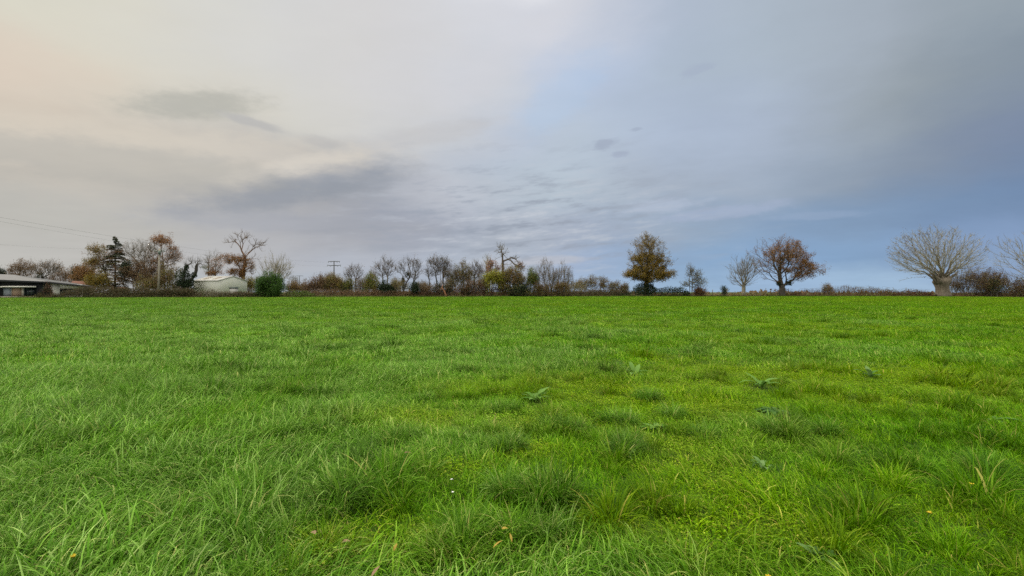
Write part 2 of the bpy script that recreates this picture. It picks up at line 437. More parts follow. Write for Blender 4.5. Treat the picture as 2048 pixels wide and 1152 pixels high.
def blades(n, rad, l0, l1, width, lean, bend, segs=4, outward=0.0, wind=0.3, seed=0, flat=False):
    r = np.random.RandomState(seed)
    a = r.rand(n)*2*np.pi; q = np.sqrt(r.rand(n))*rad
    bx, by = q*np.cos(a), q*np.sin(a)
    Lh = l0+(l1-l0)*r.rand(n)**1.3
    W = width*(.6+.8*r.rand(n))
    ph = r.rand(n)*2*np.pi
    hx = np.cos(ph)+outward*np.cos(a)*q/rad*3+wind; hy = np.sin(ph)+outward*np.sin(a)*q/rad*3
    hn = np.hypot(hx, hy)+1e-6; hx /= hn; hy /= hn
    ln = lean*(.3+1.2*r.rand(n)); bd = bend*(.3+1.3*r.rand(n))
    tw = ph+r.randn(n)*.8
    wx, wy = -hy, hx
    wx = wx*.75+.5*np.cos(tw); wy = wy*.75+.5*np.sin(tw)
    V = []
    pos = np.stack([bx, by, np.full(n, -.02)], 1); 
    for k in range(segs+1):
        t = k/segs
        ww = W*(1-t**1.7)*(.7+.3*min(1, t*3))
        if k < segs:
            V.append(pos+np.stack([wx, wy, 0*wx], 1)*ww[:, None]/2); V.append(pos-np.stack([wx, wy, 0*wx], 1)*ww[:, None]/2)
        else: V.append(pos.copy())
        th = ln+bd*(t+.5/segs)**1.5
        st = Lh/segs
        pos = pos+np.stack([hx*np.sin(th)*st, hy*np.sin(th)*st, np.cos(th)*st], 1)
    m = 2*segs+1
    V = np.stack(V, 1).reshape(-1, 3)
    b = np.arange(n)[:, None]*m
    qs = [np.stack([b[:, 0]+2*k, b[:, 0]+2*k+1, b[:, 0]+2*k+3, b[:, 0]+2*k+2], 1) for k in range(segs-1)]
    ts = np.stack([b[:, 0]+2*segs-2, b[:, 0]+2*segs-1, b[:, 0]+2*segs], 1)
    rr = r.rand(n)
    V[:, 2] = np.maximum(V[:, 2], -.03)
    return V, (np.concatenate(qs) if qs else np.zeros((0, 4), int)), ts, np.concatenate([np.tile(rr, segs-1), rr])
def clover(n, rad, seed, size=.015, h0=.015, h1=.06):
    r = np.random.RandomState(seed)
    a = r.rand(n)*2*np.pi; q = np.sqrt(r.rand(n))*rad
    c = np.stack([q*np.cos(a), q*np.sin(a), h0+(h1-h0)*r.rand(n)], 1)
    V = []; rr = []
    for k in range(3):
        an = r.rand(n)*.5+k*2.1+a
        d = np.stack([np.cos(an), np.sin(an), .25*r.randn(n)], 1); e = np.stack([-np.sin(an), np.cos(an), .2*r.randn(n)], 1)
        s = (size*(.6+.7*r.rand(n)))[:, None]
        V.append(np.stack([c, c+d*s*.6+e*s*.5, c+d*s*1.05, c+d*s*.6-e*s*.5], 1).reshape(-1, 3))
    V = np.concatenate(V); Qq = np.arange(len(V)).reshape(-1, 4)
    return V, Qq, np.zeros((0, 3), int), r.rand(len(Qq))
PROTO = []
def proto(*parts):
    V = []; q = []; t = []; rq = []; rt = []; o = 0
    for v, a, b, r in parts:
        V.append(v); q.append(a+o); t.append(b+o); rq.append(r[:len(a)]); rt.append(r[len(a):]); o += len(v)
    me = mesh_from('grass_tuft', np.concatenate(V), [np.concatenate(q), np.concatenate(t)], {'rnd': np.concatenate(rq+rt)})
    me.materials.append(GM)
    PROTO.append(bpy.data.objects.new('grass_tuft', me)); return len(PROTO)-1
P_LAWN = [proto(blades(160, .22, .06, .18, .0080, .4, 1.6, 4, .0, .6, 100+i)) for i in range(5)]
P_LONG = [proto(blades(135, .20, .09, .26, .0085, .4, 1.9, 5, .0, .9, 120+i)) for i in range(4)]
P_TUSS = [proto(blades(140, .10, .13, .32, .0080, .25, 1.7, 5, 1.0, .3, 140+i), blades(50, .10, .08, .2, .008, .6, 1.2, 4, 1.2, 0, 150+i)) for i in range(5)]
P_SHORT = [proto(blades(150, .20, .04, .12, .0055, .45, 1.3, 3, .0, .1, 160+i), clover(110, .20, 170+i, .013)) for i in range(4)]
P_MID = [proto(blades(170, .36, .07, .19, .013, .4, 1.5, 3, .0, .4, 180+i)) for i in range(4)]
P_MIDT = [proto(blades(110, .14, .12, .29, .012, .3, 1.5, 4, .9, .3, 190+i)) for i in range(3)]
P_FAR = [proto(blades(240, .9, .10, .22, .034, .3, 1.0, 2, .0, .2, 200+i)) for i in range(4)]
pts = []; rots = []; scl = []; idx = []; yv = []; hv = []
def scatter(d0, d1, density, choose, size=(.8, 1.25), fade=1.0, seed=0, margin=1.22, side=1.6, tilt=.08):
    r = np.random.RandomState(seed)
    xm = d1*margin+side
    s_ = 1/math.sqrt(density)
    x, y = np.meshgrid(np.arange(-xm, xm, s_), np.arange(d0, d1, s_)); x = x.ravel(); y = y.ravel()
    x = x+(r.rand(len(x))-.5)*s_*1.1; y = y+(r.rand(len(y))-.5)*s_*1.1
    k = np.abs(x) < y*margin+side
    k &= y < edge_at(x, y)-.3
    x, y = x[k], y[k]
    yl = yellowness(x, y)
    id_, keep, ex = choose(x, y, yl, r)
    x, y, yl, id_, ex = x[keep], y[keep], yl[keep], id_[keep], ex[keep]
    n = len(x)
    t = x/np.maximum(y, .5)
    pts.append(np.stack([x, y, height(x, y)], 1))
    wind = np.where(t < 0.15, .3, 2.6)+(fbm(x, y, 77, .9, 3)-.5)*7
    rz_ = wind+r.randn(n)*.75
    sx_ = -(height(x+.12, y)-height(x-.12, y))/.24; sy_ = -(height(x, y+.12)-height(x, y-.12))/.24
    lx = sx_*np.cos(rz_)+sy_*np.sin(rz_); ly = -sx_*np.sin(rz_)+sy_*np.cos(rz_)
    rots.append(np.stack([-ly+r.randn(n)*tilt, lx+r.randn(n)*tilt, rz_], 1))
    s = (size[0]+(size[1]-size[0])*r.rand(n))*ex
    scl.append(s); idx.append(id_)
    yv.append(np.clip(yl+(r.rand(n)-.5)*.25+np.clip((y-14)/40, 0, 1)*(.14+.6*(fbm(x, y, 55, 22, 3)-.45)), 0, 1))
    ist = np.isin(id_, P_TUSS+P_MIDT)
    hv.append(np.clip(.2*ist+(fbm(x, y, 91, 1.6, 3)-.45)*2.2+.45-t*.55-np.clip((y-14)/40, 0, 1)*.35+(r.rand(n)-.5)*.3, 0, 1))
def ch_near(x, y, yl, r):
    t = x/np.maximum(y, .5)
    L_ = fbm(x, y, 61, 1.1, 3)-.5-t*.22
    i = np.where(yl+.5*(r.rand(len(x))-.5) > .54, r.choice(P_SHORT, len(x)), np.where(L_ > .02, r.choice(P_LONG, len(x)), r.choice(P_LAWN, len(x))))
    ex = 1-.25*yl+np.clip(L_, -.3, .5)*.5
    return i, np.ones(len(x), bool), ex
def ch_tuss(x, y, yl, r):
    v = fbm(x, y, 67, .62, 2)
    k = (v > .51) & (yl < .62)
    return r.choice(P_TUSS, len(x)), k, .58+np.clip(v-.5, 0, .4)*1.7+.3*r.rand(len(x))
def ch_mid(x, y, yl, r):
    L_ = fbm(x, y, 61, 1.1, 3)-.5
    return r.choice(P_MID, len(x)), r.rand(len(x)) < 1, (1-.45*yl)*(1+L_*.9)
def ch_midt(x, y, yl, r):
    v = fbm(x, y, 67, .8, 2)
    return r.choice(P_MIDT, len(x)), (v > .56) & (yl < .6), .8+np.clip(v-.5, 0, .4)*2.0
def ch_far(x, y, yl, r):
    L_ = fbm(x, y, 63, 3.0, 3)-.5
    return r.choice(P_FAR, len(x)), r.rand(len(x)) < 1, (1-.3*yl)*(1+L_*1.0)
scatter(1.2, 9.5, 32, ch_near, seed=1)
scatter(1.2, 9.5, 11, ch_tuss, seed=2, tilt=.14)
scatter(8.5, 30, 10.5, ch_mid, seed=3)
scatter(8.5, 30, 4.0, ch_midt, seed=4, tilt=.12)
scatter(28, 112, 1.5, ch_far, seed=5, tilt=.03)
# single tussocks the photo shows
for px, py, s in [(555,885,1.25),(790,895,1.2),(815,885,1.0),(1000,905,1.2),(1030,898,1.1),(1240,905,1.3),(1255,890,1.1),(1110,855,1.2),(1350,835,1.2),(1225,845,1.2),(1250,850,1.2),(845,805,1.1),
                  (600,965,1.2),(510,980,1.3),(690,985,1.2),(1000,985,1.3),(1080,1000,1.4),(930,1075,1.3),(720,1010,1.1),(1010,825,1.2),(1290,800,1.3),(200,880,1.3),(60,880,1.4),(1150,860,1.),(1960,945,1.2),
                  (1120,1080,1.2),(470,1010,1.2),(1400,870,1.1),(1560,870,1.3),(1650,870,1.2)]:
    x, y = ground_pt(px, py)
    r = np.random.RandomState(int(px*7+py))
    for k in range(3):
        xx, yy = x+r.randn()*.05, y+r.randn()*.05
        pts.append(np.array([[xx, yy, float(height(xx, yy))]])); rots.append(np.array([[r.randn()*.1, r.randn()*.1, r.rand()*6.28]]))
        scl.append(np.array([s*.82])); idx.append(np.array([r.choice(P_TUSS)])); yv.append(np.array([0.])); hv.append(np.array([.45+.5*r.rand()]))
pts, rots, scl, idx, yv, hv = (np.concatenate(v) for v in (pts, rots, scl, idx, yv, hv))
keep = np.ones(len(pts), bool)                       # the bigger weeds stand clear of the tufts
for px, py, rr in [(1074, 806, .24), (1268, 751, .22), (1522, 775, .24), (1548, 827, .2), (1525, 938, .12), (408, 1122, .1), (1312, 858, .14), (1742, 758, .2)]:
    x, y = ground_pt(px, py); keep &= np.hypot(pts[:, 0]-x, (pts[:, 1]-y+rr*.4)*.8) > rr
pts, rots, scl, idx, yv, hv = (v[keep] for v in (pts, rots, scl, idx, yv, hv))
pm = bpy.data.meshes.new('grass'); pm.vertices.add(len(pts)); pm.vertices.foreach_set('co', pts.astype(np.float32).ravel())
for nm, ty, v, pr in (('rot', 'FLOAT_VECTOR', rots, 'vector'), ('scl', 'FLOAT', scl, 'value'), ('idx', 'INT', idx, 'value'), ('yel', 'FLOAT', yv, 'value'), ('hue', 'FLOAT', hv, 'value'), ('var', 'FLOAT', np.clip((1.16-.16*np.clip((pts[:, 1]-15)/30, 0, 1)+np.random.RandomState(6).randn(len(pts))*.2)*np.where(np.isin(idx, P_TUSS+P_MIDT), .80, 1.0), .5, 1.8), 'value')):
    a = pm.attributes.new(nm, ty, 'POINT'); a.data.foreach_set(pr, np.ascontiguousarray(v).astype(np.int32 if ty == 'INT' else np.float32).ravel())
pm.materials.append(GM)
grass = obj('grass', pm, None, label='lush green meadow grass in tufts with yellow-green gaps', cat='grass', kind='stuff')
ng = bpy.data.node_groups.new('grass_scatter', 'GeometryNodeTree')
ng.interface.new_socket('Geometry', in_out='INPUT', socket_type='NodeSocketGeometry'); ng.interface.new_socket('Geometry', in_out='OUTPUT', socket_type='NodeSocketGeometry')
gi = ng.nodes.new('NodeGroupInput'); gout = ng.nodes.new('NodeGroupOutput')
iop = ng.nodes.new('GeometryNodeInstanceOnPoints'); g2i = ng.nodes.new('GeometryNodeGeometryToInstance')
for p in reversed(PROTO):
    oi = ng.nodes.new('GeometryNodeObjectInfo'); oi.inputs['Object'].default_value = p
    ng.links.new(oi.outputs['Geometry'], g2i.inputs[0])
def nattr(nm, ty):
    n = ng.nodes.new('GeometryNodeInputNamedAttribute'); n.data_type = ty; n.inputs['Name'].default_value = nm; return n.outputs['Attribute']
ng.links.new(gi.outputs[0], iop.inputs['Points']); ng.links.new(g2i.outputs[0], iop.inputs['Instance'])
iop.inputs['Pick Instance'].default_value = True
ng.links.new(nattr('idx', 'INT'), iop.inputs['Instance Index'])
e2r = ng.nodes.new('FunctionNodeEulerToRotation'); ng.links.new(nattr('rot', 'FLOAT_VECTOR'), e2r.inputs[0]); ng.links.new(e2r.outputs[0], iop.inputs['Rotation'])
ng.links.new(nattr('scl', 'FLOAT'), iop.inputs['Scale'])
ng.links.new(iop.outputs[0], gout.inputs[0])
md = grass.modifiers.new('scatter', 'NODES'); md.node_group = ng
print('grass tufts', len(pts), [int((idx == i).sum()) for i in range(len(PROTO))])
# ------------------------------------------------------------------ trees, shrubs, hedges
BARK = surf_mat('bark_brown', (.055, .042, .032), (.11, .088, .065), 6, .95, .3, stretch=(1, 1, .3))
BARK_DARK = surf_mat('bark_dark', (.036, .031, .026), (.075, .065, .052), 6, .95, .3, stretch=(1, 1, .3))
BARK_PALE = surf_mat('bark_pale_ash', (.13, .115, .085), (.25, .225, .17), 5, .95, .3, stretch=(1, 1, .3))
BARK_MID = surf_mat('bark_mid_brown', (.10, .08, .06), (.19, .16, .12), 5, .95, .4, stretch=(1, 1, .3))
BARK_RED = surf_mat('bark_rusty', (.11, .055, .03), (.20, .11, .06), 5, .95, .3, stretch=(1, 1, .3))
TW_BROWN = surf_mat('twigs_brown', (.095, .066, .044), (.17, .12, .08), 2, .95)
TW_GREY = surf_mat('twigs_grey', (.12, .107, .085), (.21, .19, .15), 2, .95)
TW_PALE = surf_mat('twigs_pale', (.19, .172, .115), (.31, .28, .195), 2, .95)
TW_DARK = surf_mat('twigs_dark', (.07, .06, .05), (.14, .12, .10), 2, .95)
TW_OLIVE = surf_mat('twigs_olive', (.09, .075, .035), (.16, .13, .06), 2, .95)
LF_OCHRE = leaf_mat('leaves_ochre_oak', [(.070, .064, .014), (.150, .105, .017), (.215, .142, .022), (.28, .170, .030), (.13, .118, .024)])
LF_BROWN = leaf_mat('leaves_brown_oak', [(.095, .047, .016), (.165, .080, .024), (.225, .110, .034), (.28, .142, .044), (.15, .095, .026)])
LF_ORANGE = leaf_mat('leaves_orange', [(.15, .065, .022), (.26, .115, .035), (.34, .17, .06), (.22, .10, .035)])
LF_YELLOW = leaf_mat('leaves_golden', [(.15, .10, .012), (.26, .17, .018), (.20, .125, .015), (.11, .09, .018)])
LF_LIME = leaf_mat('leaves_lime', [(.18, .19, .014), (.28, .29, .022), (.34, .33, .026), (.20, .16, .02)])
LF_GREEN = leaf_mat('leaves_green', [(0.0375, 0.0688, 0.0125), (0.0750, 0.1250, 0.0175), (0.1125, 0.1750, 0.0225), (0.0625, 0.0875, 0.0150)])
LF_OLIVE = leaf_mat('leaves_olive', [(.085, .080, .020), (.150, .138, .028), (.205, .180, .040), (.12, .092, .028)])
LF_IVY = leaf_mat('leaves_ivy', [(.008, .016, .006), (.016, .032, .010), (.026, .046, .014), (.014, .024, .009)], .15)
LF_EVER = leaf_mat('leaves_evergreen', [(0.0175, 0.0475, 0.0075), (0.0375, 0.0900, 0.0112), (0.0625, 0.1313, 0.0150), (0.0275, 0.0650, 0.0100)], .2)
LF_BRAMBLE = leaf_mat('leaves_bramble', [(0.0286, 0.0364, 0.0130), (0.0585, 0.0598, 0.0208), (0.0975, 0.0650, 0.0312), (0.0455, 0.0520, 0.0169), (0.1170, 0.0780, 0.0390)])
LF_RUST = leaf_mat('leaves_rust', [(0.0780, 0.0364, 0.0234), (0.1430, 0.0585, 0.0338), (0.1105, 0.0650, 0.0286), (0.0650, 0.0468, 0.0234)])
LF_DRY = leaf_mat('leaves_dry_brown', [(.085, .050, .026), (.150, .092, .046), (.205, .130, .066), (.11, .078, .032)])
LF_SPRUCE = leaf_mat('needles_spruce', [(.032, .052, .026), (.055, .074, .036), (.085, .078, .042), (.05, .058, .03)], .1)

def W(px, py, D): return at(px, py, D)
LOB = .11
def lobed(U, seed):
    r = np.random.RandomState(seed)
    s = np.ones(len(U))
    for k in range(5):
        d = r.randn(3); d /= np.linalg.norm(d); s += LOB*np.sin(3.2*(k*.4+1)*U@d+r.rand()*6)
    return s
def sample(ells, n, D, rs, shell=.45):
    w = np.array([(e[2]*e[3]*(e[4] if len(e) > 4 else 1)) for e in ells], float); w /= w.sum()
    out = []
    for e, k in zip(ells, rs.multinomial(n, w)):
        if k == 0: continue
        U = rs.randn(k, 3); U /= np.linalg.norm(U, axis=1, keepdims=True)
        q = rs.rand(k)**shell*lobed(U, rs.randint(9999))
        c = W(e[0], e[1], D); rx, rz = e[2]/F*D, e[3]/F*D; ry = (rx+rz)/2*.85
        out.append(c+U*q[:, None]*np.array([rx, ry, rz]))
    return np.concatenate(out)
def inside(P, ells, D):
    m = np.zeros(len(P), bool)
    for e in ells:
        c = W(e[0], e[1], D); rx, rz = e[2]/F*D, e[3]/F*D; ry = (rx+rz)/2*1.1
        m |= (((P-c)/np.array([rx, ry, rz]))**2).sum(1) < 1
    return m

def grow(paths, targets, bf, wob, rs, seg=.9, droop=0., free=.25):
    """limbs along given paths, then join every target to the skeleton by the cheapest branch"""
    P = []; par = []; pl = []; ok = []
    for k, path in enumerate(paths):
        path = np.asarray(path, float)
        pts_ = [path[0]]
        for a, b in zip(path[:-1], path[1:]):
            m = max(1, int(np.linalg.norm(b-a)/.7))
            for j in range(1, m+1): pts_.append(a+(b-a)*j/m)
        n0 = len(P)
        for j, p in enumerate(pts_):
            if j == 0:
                if k == 0 or path_is_root[k]:
                    P.append(p); par.append(-1); pl.append(0.); ok.append(False); continue
                d = np.linalg.norm(np.array(P)-p, axis=1); q = int(d.argmin())
                P.append(p+0*p); par.append(q); pl.append(pl[q]+d[q]); ok.append(True); continue
            P.append(p); par.append(len(P)-2); pl.append(pl[-1]+np.linalg.norm(p-pts_[j-1])); ok.append(j/len(pts_) >= free)
    n = len(P); cap = n+len(targets)*9+10
    A = np.zeros((cap, 3)); A[:n] = P; PA = np.full(cap, -1); PA[:n] = par; PLn = np.zeros(cap); PLn[:n] = pl; OK = np.zeros(cap, bool); OK[:n] = ok
    if not OK[:n].any(): OK[:n] = True
    base = A[:n][OK[:n]].mean(0)
    order = np.argsort(np.linalg.norm(targets-base, axis=1))
    for t in targets[order]:
        v = t-A[:n]; d = np.linalg.norm(v, axis=1)
        cost = d+bf*PLn[:n]+np.where(OK[:n], 0, 1e6)
        hp = PA[:n] >= 0
        pd = A[:n]-A[np.maximum(PA[:n], 0)]
        back = (v*pd).sum(1) < -.1*d*np.linalg.norm(pd, axis=1)
        cost += np.where(back & hp, d*1.2, 0)
        q = int(cost.argmin()); L_ = d[q]
        m = min(8, max(1, int(L_/seg)))
        prev = q; p0 = A[q].copy()
        nrm = pd[q]/(np.linalg.norm(pd[q])+1e-6)
        for j in range(1, m+1):
            f = j/m
            p = p0+(t-p0)*f
            if m > 1 and j < m:
                p = p+rs.randn(3)*wob*L_/m+nrm*L_*.18*math.sin(f*math.pi)
            p[2] -= droop*L_*f*f
            A[n] = p; PA[n] = prev; PLn[n] = PLn[prev]+np.linalg.norm(p-A[prev]); OK[n] = True; prev = n; n += 1
    return A[:n], PA[:n], PLn[:n]
path_is_root = {}
LEAFY = 2.3

def plant(name, label, cat, D, base, crown, limbs=(), n=200, bf=.35, tr=.3, tip=.018, wob=.18, twig=(3, 1.0), sub=2, up=.3, leaves=(), bark=None, tw=None, group=None,
          seed=0, free=.35, droop=0., shell=.45, ivy=(), flare=1.0, seg=.9, twdroop=0., bole=None, lob=.11):
    """base: list of root pixels (photo columns) or paths of photo pixels; limbs: more paths; crown/leaves/ivy: ellipses in photo pixels"""
    np.random.seed(seed+11); rs = np.random.RandomState(seed+1)
    global path_is_root, LOB
    LOB = lob
    paths = []; path_is_root = {}
    x0 = W(base[0][0][0], 0, D)
    org = (float(x0[0]), D, float(height(x0[0], D)))
    for k, pth in enumerate(base):
        pw = []
        yo = 0. if k == 0 else rs.randn()*.5
        for j, q in enumerate(pth):
            p = W(q[0], q[1] if len(q) > 1 else 580, D); p[1] += yo
            if j == 0: p[2] = float(height(p[0], D))-.15
            pw.append(p)
        path_is_root[len(paths)] = True; paths.append(pw)
    for pth in limbs:
        yo = rs.randn()*1.2
        pw = []
        for j, q in enumerate(pth):
            p = W(q[0], q[1], D); p[1] += yo*j/len(pth)*2
            pw.append(p)
        path_is_root[len(paths)] = False; paths.append(pw)
    for i in range(len(paths)):
        if len(paths[i]) == 1: paths[i] = [paths[i][0], paths[i][0]+np.array([rs.randn()*.1, rs.randn()*.1, .5])]
    T = sample(crown, n, D, rs, shell)
    gz = height(T[:, 0], T[:, 1]); T[:, 2] = np.maximum(T[:, 2], gz+.25)
    A, PA, PL_ = grow(paths, T, bf, wob, rs, seg, droop, free)
    N_ = len(A)
    ch = np.zeros(N_); has = np.zeros(N_, bool); has[PA[PA >= 0]] = True
    ch[~has] = 1
    order = np.argsort(-PL_)
    for i in order:
        if PA[i] >= 0: ch[PA[i]] += ch[i]
    tot = max(3., ch.max())
    ex = math.log(max(tr/tip, 1.5))/math.log(tot)
    rad = tip*np.maximum(ch, 1)**ex
    if flare > 1:
        low = np.exp(-(A[:, 2]-org[2])/.8); rad = rad*(1+(flare-1)*low*(ch > tot*.4))
    # light smoothing of kinks
    for _ in range(1):
        cs = np.zeros((N_, 3)); cn = np.zeros(N_)
        m = PA >= 0
        np.add.at(cs, PA[m], A[m]); np.add.at(cn, PA[m], 1)
        k = m & (cn > 0)
        A2 = A.copy(); A2[k] = .6*A[k]+.2*A[PA[k]]+.2*(cs[k]/cn[k][:, None]); A = A2
    e = np.where(PA >= 0)[0]
    pr = PA[e]
    if e.size == 0: return None
    thick = rad[e] > max(.085, tip*2.5)
    root = thing(name, label, cat, org, group)
    bark = bark or BARK; tw = tw or TW_BROWN
    et = e[thick]; es = e[~thick]
    rid = np.arange(N_)
    for i in range(N_):
        if PA[i] >= 0: rid[i] = rid[PA[i]]
    if bole:
        mb = MB(); bp = [W(q[0], q[1], D) for q in bole]; bp[0][2] = float(height(bp[0][0], D))-.15
        br = np.array([q[2]/F*D for q in bole]); bp = np.array(bp); k_ = 24
        mb.path(bp, br, k_)
        Vb = mb.V[0]; ax = bp[np.abs(Vb[:, None, 2]-bp[None, :, 2]).argmin(1)]
        ang = np.arctan2(Vb[:, 1]-ax[:, 1], Vb[:, 0]-ax[:, 0])
        wv = 1+.07*np.sin(ang*5+Vb[:, 2]*1.3)+.05*np.sin(ang*9-Vb[:, 2]*2.1)+.05*rs.randn(len(Vb))*.6
        Vb[:, :2] = ax[:, :2]+(Vb[:, :2]-ax[:, :2])*wv[:, None]
        mb.tube(A[PA[et]], A[et]+(A[et]-A[PA[et]])*.06, np.minimum(rad[PA[et]], rad[et]*1.35), rad[et], 8)
        for lp in [q for q in paths[len(base):] if q[1][2]-q[0][2] > .8]:
            s0 = np.array(lp[0]); s1 = np.array(lp[1]); yo = rs.uniform(-1.1, 1.1); dn = np.array([0, yo, -.9])
            mb.path([s0+dn, s0*.8+s1*.2+np.array([0, yo*.7, -.1]), s0*.45+s1*.55, s1], [.46, .36, .2, .12], 8)
        mb.build('trunk', BARK_MID, root, smooth=True)
    else:
        src = et if len(et) else es
        for r_ in np.unique(rid[src]):
            q_ = src[rid[src] == r_]; mb = MB()
            mb.tube(A[PA[q_]], A[q_]+(A[q_]-A[PA[q_]])*.06, np.minimum(rad[PA[q_]], rad[q_]*1.35), rad[q_], 8 if len(et) else 4)
            mb.build('trunk' if len(et) else 'stem', bark if len(et) else tw, root)
    mc = MB()
    if len(es) and len(et): mc.tube(A[PA[es]], A[es], np.minimum(rad[PA[es]], rad[es]*1.5), rad[es], 4)
    # twigs
    cand = e[ch[e] <= max(3, tot*.02)]
    pts_ = [A[cand]]
    if twig and len(cand):
        k = np.repeat(cand, twig[0]); m = len(k)
        d = A[k]-A[PA[k]]; d /= np.linalg.norm(d, axis=1, keepdims=True)+1e-6
        c0 = A[cand].mean(0); o = A[k]-np.array([c0[0], c0[1], min(c0[2], org[2]+2)]); o /= np.linalg.norm(o, axis=1, keepdims=True)+1e-6
        dr = d*.7+o*.5+np.array([0, 0, up])+rs.randn(m, 3)*.45; dr /= np.linalg.norm(dr, axis=1, keepdims=True)
        L_ = (twig[1]*(.4+.9*rs.rand(m)))[:, None]
        f = rs.rand(m)[:, None]; p0 = A[PA[k]]*(1-f)+A[k]*f
        p1 = p0+dr*L_*.5; dr2 = dr+rs.randn(m, 3)*.3+np.array([0, 0, up*.5-twdroop]); dr2 /= np.linalg.norm(dr2, axis=1, keepdims=True)
        p2 = p1+dr2*L_*.5
        mc.tube(p0, p1, tip*.75, tip*.5, 3); mc.tube(p1, p2, tip*.5, tip*.2, 3)
        pts_ += [p1, p2, (p1+p2)/2]
        for s_ in range(sub):
            f = rs.rand(m)[:, None]; q0 = p0*(1-f)+p1*f if s_ % 2 else p1*(1-f)+p2*f
            dq = dr+rs.randn(m, 3)*.75+np.array([0, 0, up*.4-twdroop]); dq /= np.linalg.norm(dq, axis=1, keepdims=True)
            q1 = q0+dq*L_*.45
            mc.tube(q0, q1, tip*.4, tip*.15, 3); pts_.append(q1)
    PT = np.concatenate(pts_)
    mats = [tw]
    for li, lf in enumerate(leaves):
        mat, cnt, size = lf[:3]; cnt = int(cnt*LEAFY); ells = lf[3] if len(lf) > 3 else None
        c = PT
        if ells is not None:
            c = PT[inside(PT, ells, D)]
            if len(c) < 30: c = np.concatenate([c, sample(ells, 60, D, rs)])
        ctr = c[rs.randint(len(c), size=max(3, cnt//9))]        # leaves hang in clumps on the twigs
        pos = ctr[rs.randint(len(ctr), size=cnt)]+rs.randn(cnt, 3)*size*1.5
        pos[:, 2] = np.maximum(pos[:, 2], height(pos[:, 0], pos[:, 1])+.03)
        mc.m = len(mats); mats.append(mat)
        mc.leaves(pos, size)
    if mc.n: mc.build('crown', mats, root)
    if ivy:
        mi = MB()
        for (cx, cy, rx, ry, cnt) in ivy:
            p = sample([(cx, cy, rx, ry)], cnt, D, rs, .3); p[:, 2] = np.maximum(p[:, 2], height(p[:, 0], p[:, 1])+.05)
            mi.leaves(p, .22)
        mi.build('ivy', LF_IVY, root)
    return root

def bush(name, label, D, ells, leaf, cnt, size=.2, n=110, stems=5, tw=None, bf=.9, twig=(3, .8), seed=0, tip=.014, cat='shrub', group=None, up=.35, sub=2, tr=.06, shell=.5):
    x0 = min(e[0]-e[2]*.6 for e in ells); x1 = max(e[0]+e[2]*.6 for e in ells)
    bs = [[(x0+(x1-x0)*(i+.5)/stems,)] for i in range(stems)]
    lv = [(leaf, cnt, size)] if leaf is not None and cnt else []
    if isinstance(leaf, list): lv = leaf
    return plant(name, label, cat, D, bs, ells, n=int(n*1.25), bf=bf, tr=tr, tip=tip, wob=.12, twig=twig, sub=sub, up=up, leaves=lv, bark=tw, tw=tw, seed=seed, group=group, free=0, shell=shell)

def hedge(name, label, D, prof, depth, leaf, cnt, size=.2, canes=60, seed=0, cat='hedge', base=None, cane_mat=None, group=None, kind=None, ragged=.25):
    """a bank of tangled growth under a top profile of photo pixels; D may be a function of the photo column"""
    rs = np.random.RandomState(seed); np.random.seed(seed)
    Df = D if callable(D) else (lambda p: D)
    px = np.array([p[0] for p in prof], float); py = np.array([p[1] for p in prof], float)
    c = rs.uniform(px[0], px[-1], cnt)
    d0 = np.array([Df(v) for v in px]); dd = np.interp(c, px, d0)
    top = np.interp(c, px, py)
    X_ = (c-1024)/F*dd; g = height(X_, dd); hz = EYE+(HY-top)/F*dd-g
    hz = np.maximum(hz*1.12, .15)*(1+ragged*(fbm(X_, dd*0, seed+3, 1.1, 3)-.5)*2)
    yy = rs.uniform(-1, 1, cnt)
    zf = rs.rand(cnt)**.7
    zmax = hz*np.sqrt(np.maximum(.05, 1-.75*yy**2))
    P = np.stack([X_+rs.randn(cnt)*.15, dd+yy*depth/2, g+zf*zmax+rs.randn(cnt)*.08], 1)
    P[:, 2] = np.maximum(P[:, 2], height(P[:, 0], P[:, 1])+.03)
    mid = len(px)//2
    o = thing(name, label, cat, (float((px[mid]-1024)/F*d0[mid]), float(d0[mid]), 0.), group)
    if kind: o['kind'] = kind
    mb = MB(); mb.leaves(P, size); mb.build('foliage', leaf, o)
    if canes:
        mcn = MB()
        c = rs.uniform(px[0], px[-1], canes); dd = np.interp(c, px, d0); top = np.interp(c, px, py)
        X_ = (c-1024)/F*dd; g = height(X_, dd); hz = np.maximum(EYE+(HY-top)/F*dd-g, .2)
        A = np.stack([X_, dd+rs.uniform(-.4, .4, canes)*depth, g], 1)
        a = rs.randn(canes)*.9
        B = A+np.stack([a*.5, rs.randn(canes)*.3, hz*(.8+.45*rs.rand(canes))], 1)
        Cc = B+np.stack([a*.9, rs.randn(canes)*.3, (rs.rand(canes)-.55)*.7], 1)
        mcn.tube(A, B, .018, .014, 3); mcn.tube(B, Cc, .014, .006, 3)
        mcn.build('canes', cane_mat or TW_BROWN, o)
    return o
E_ = edge
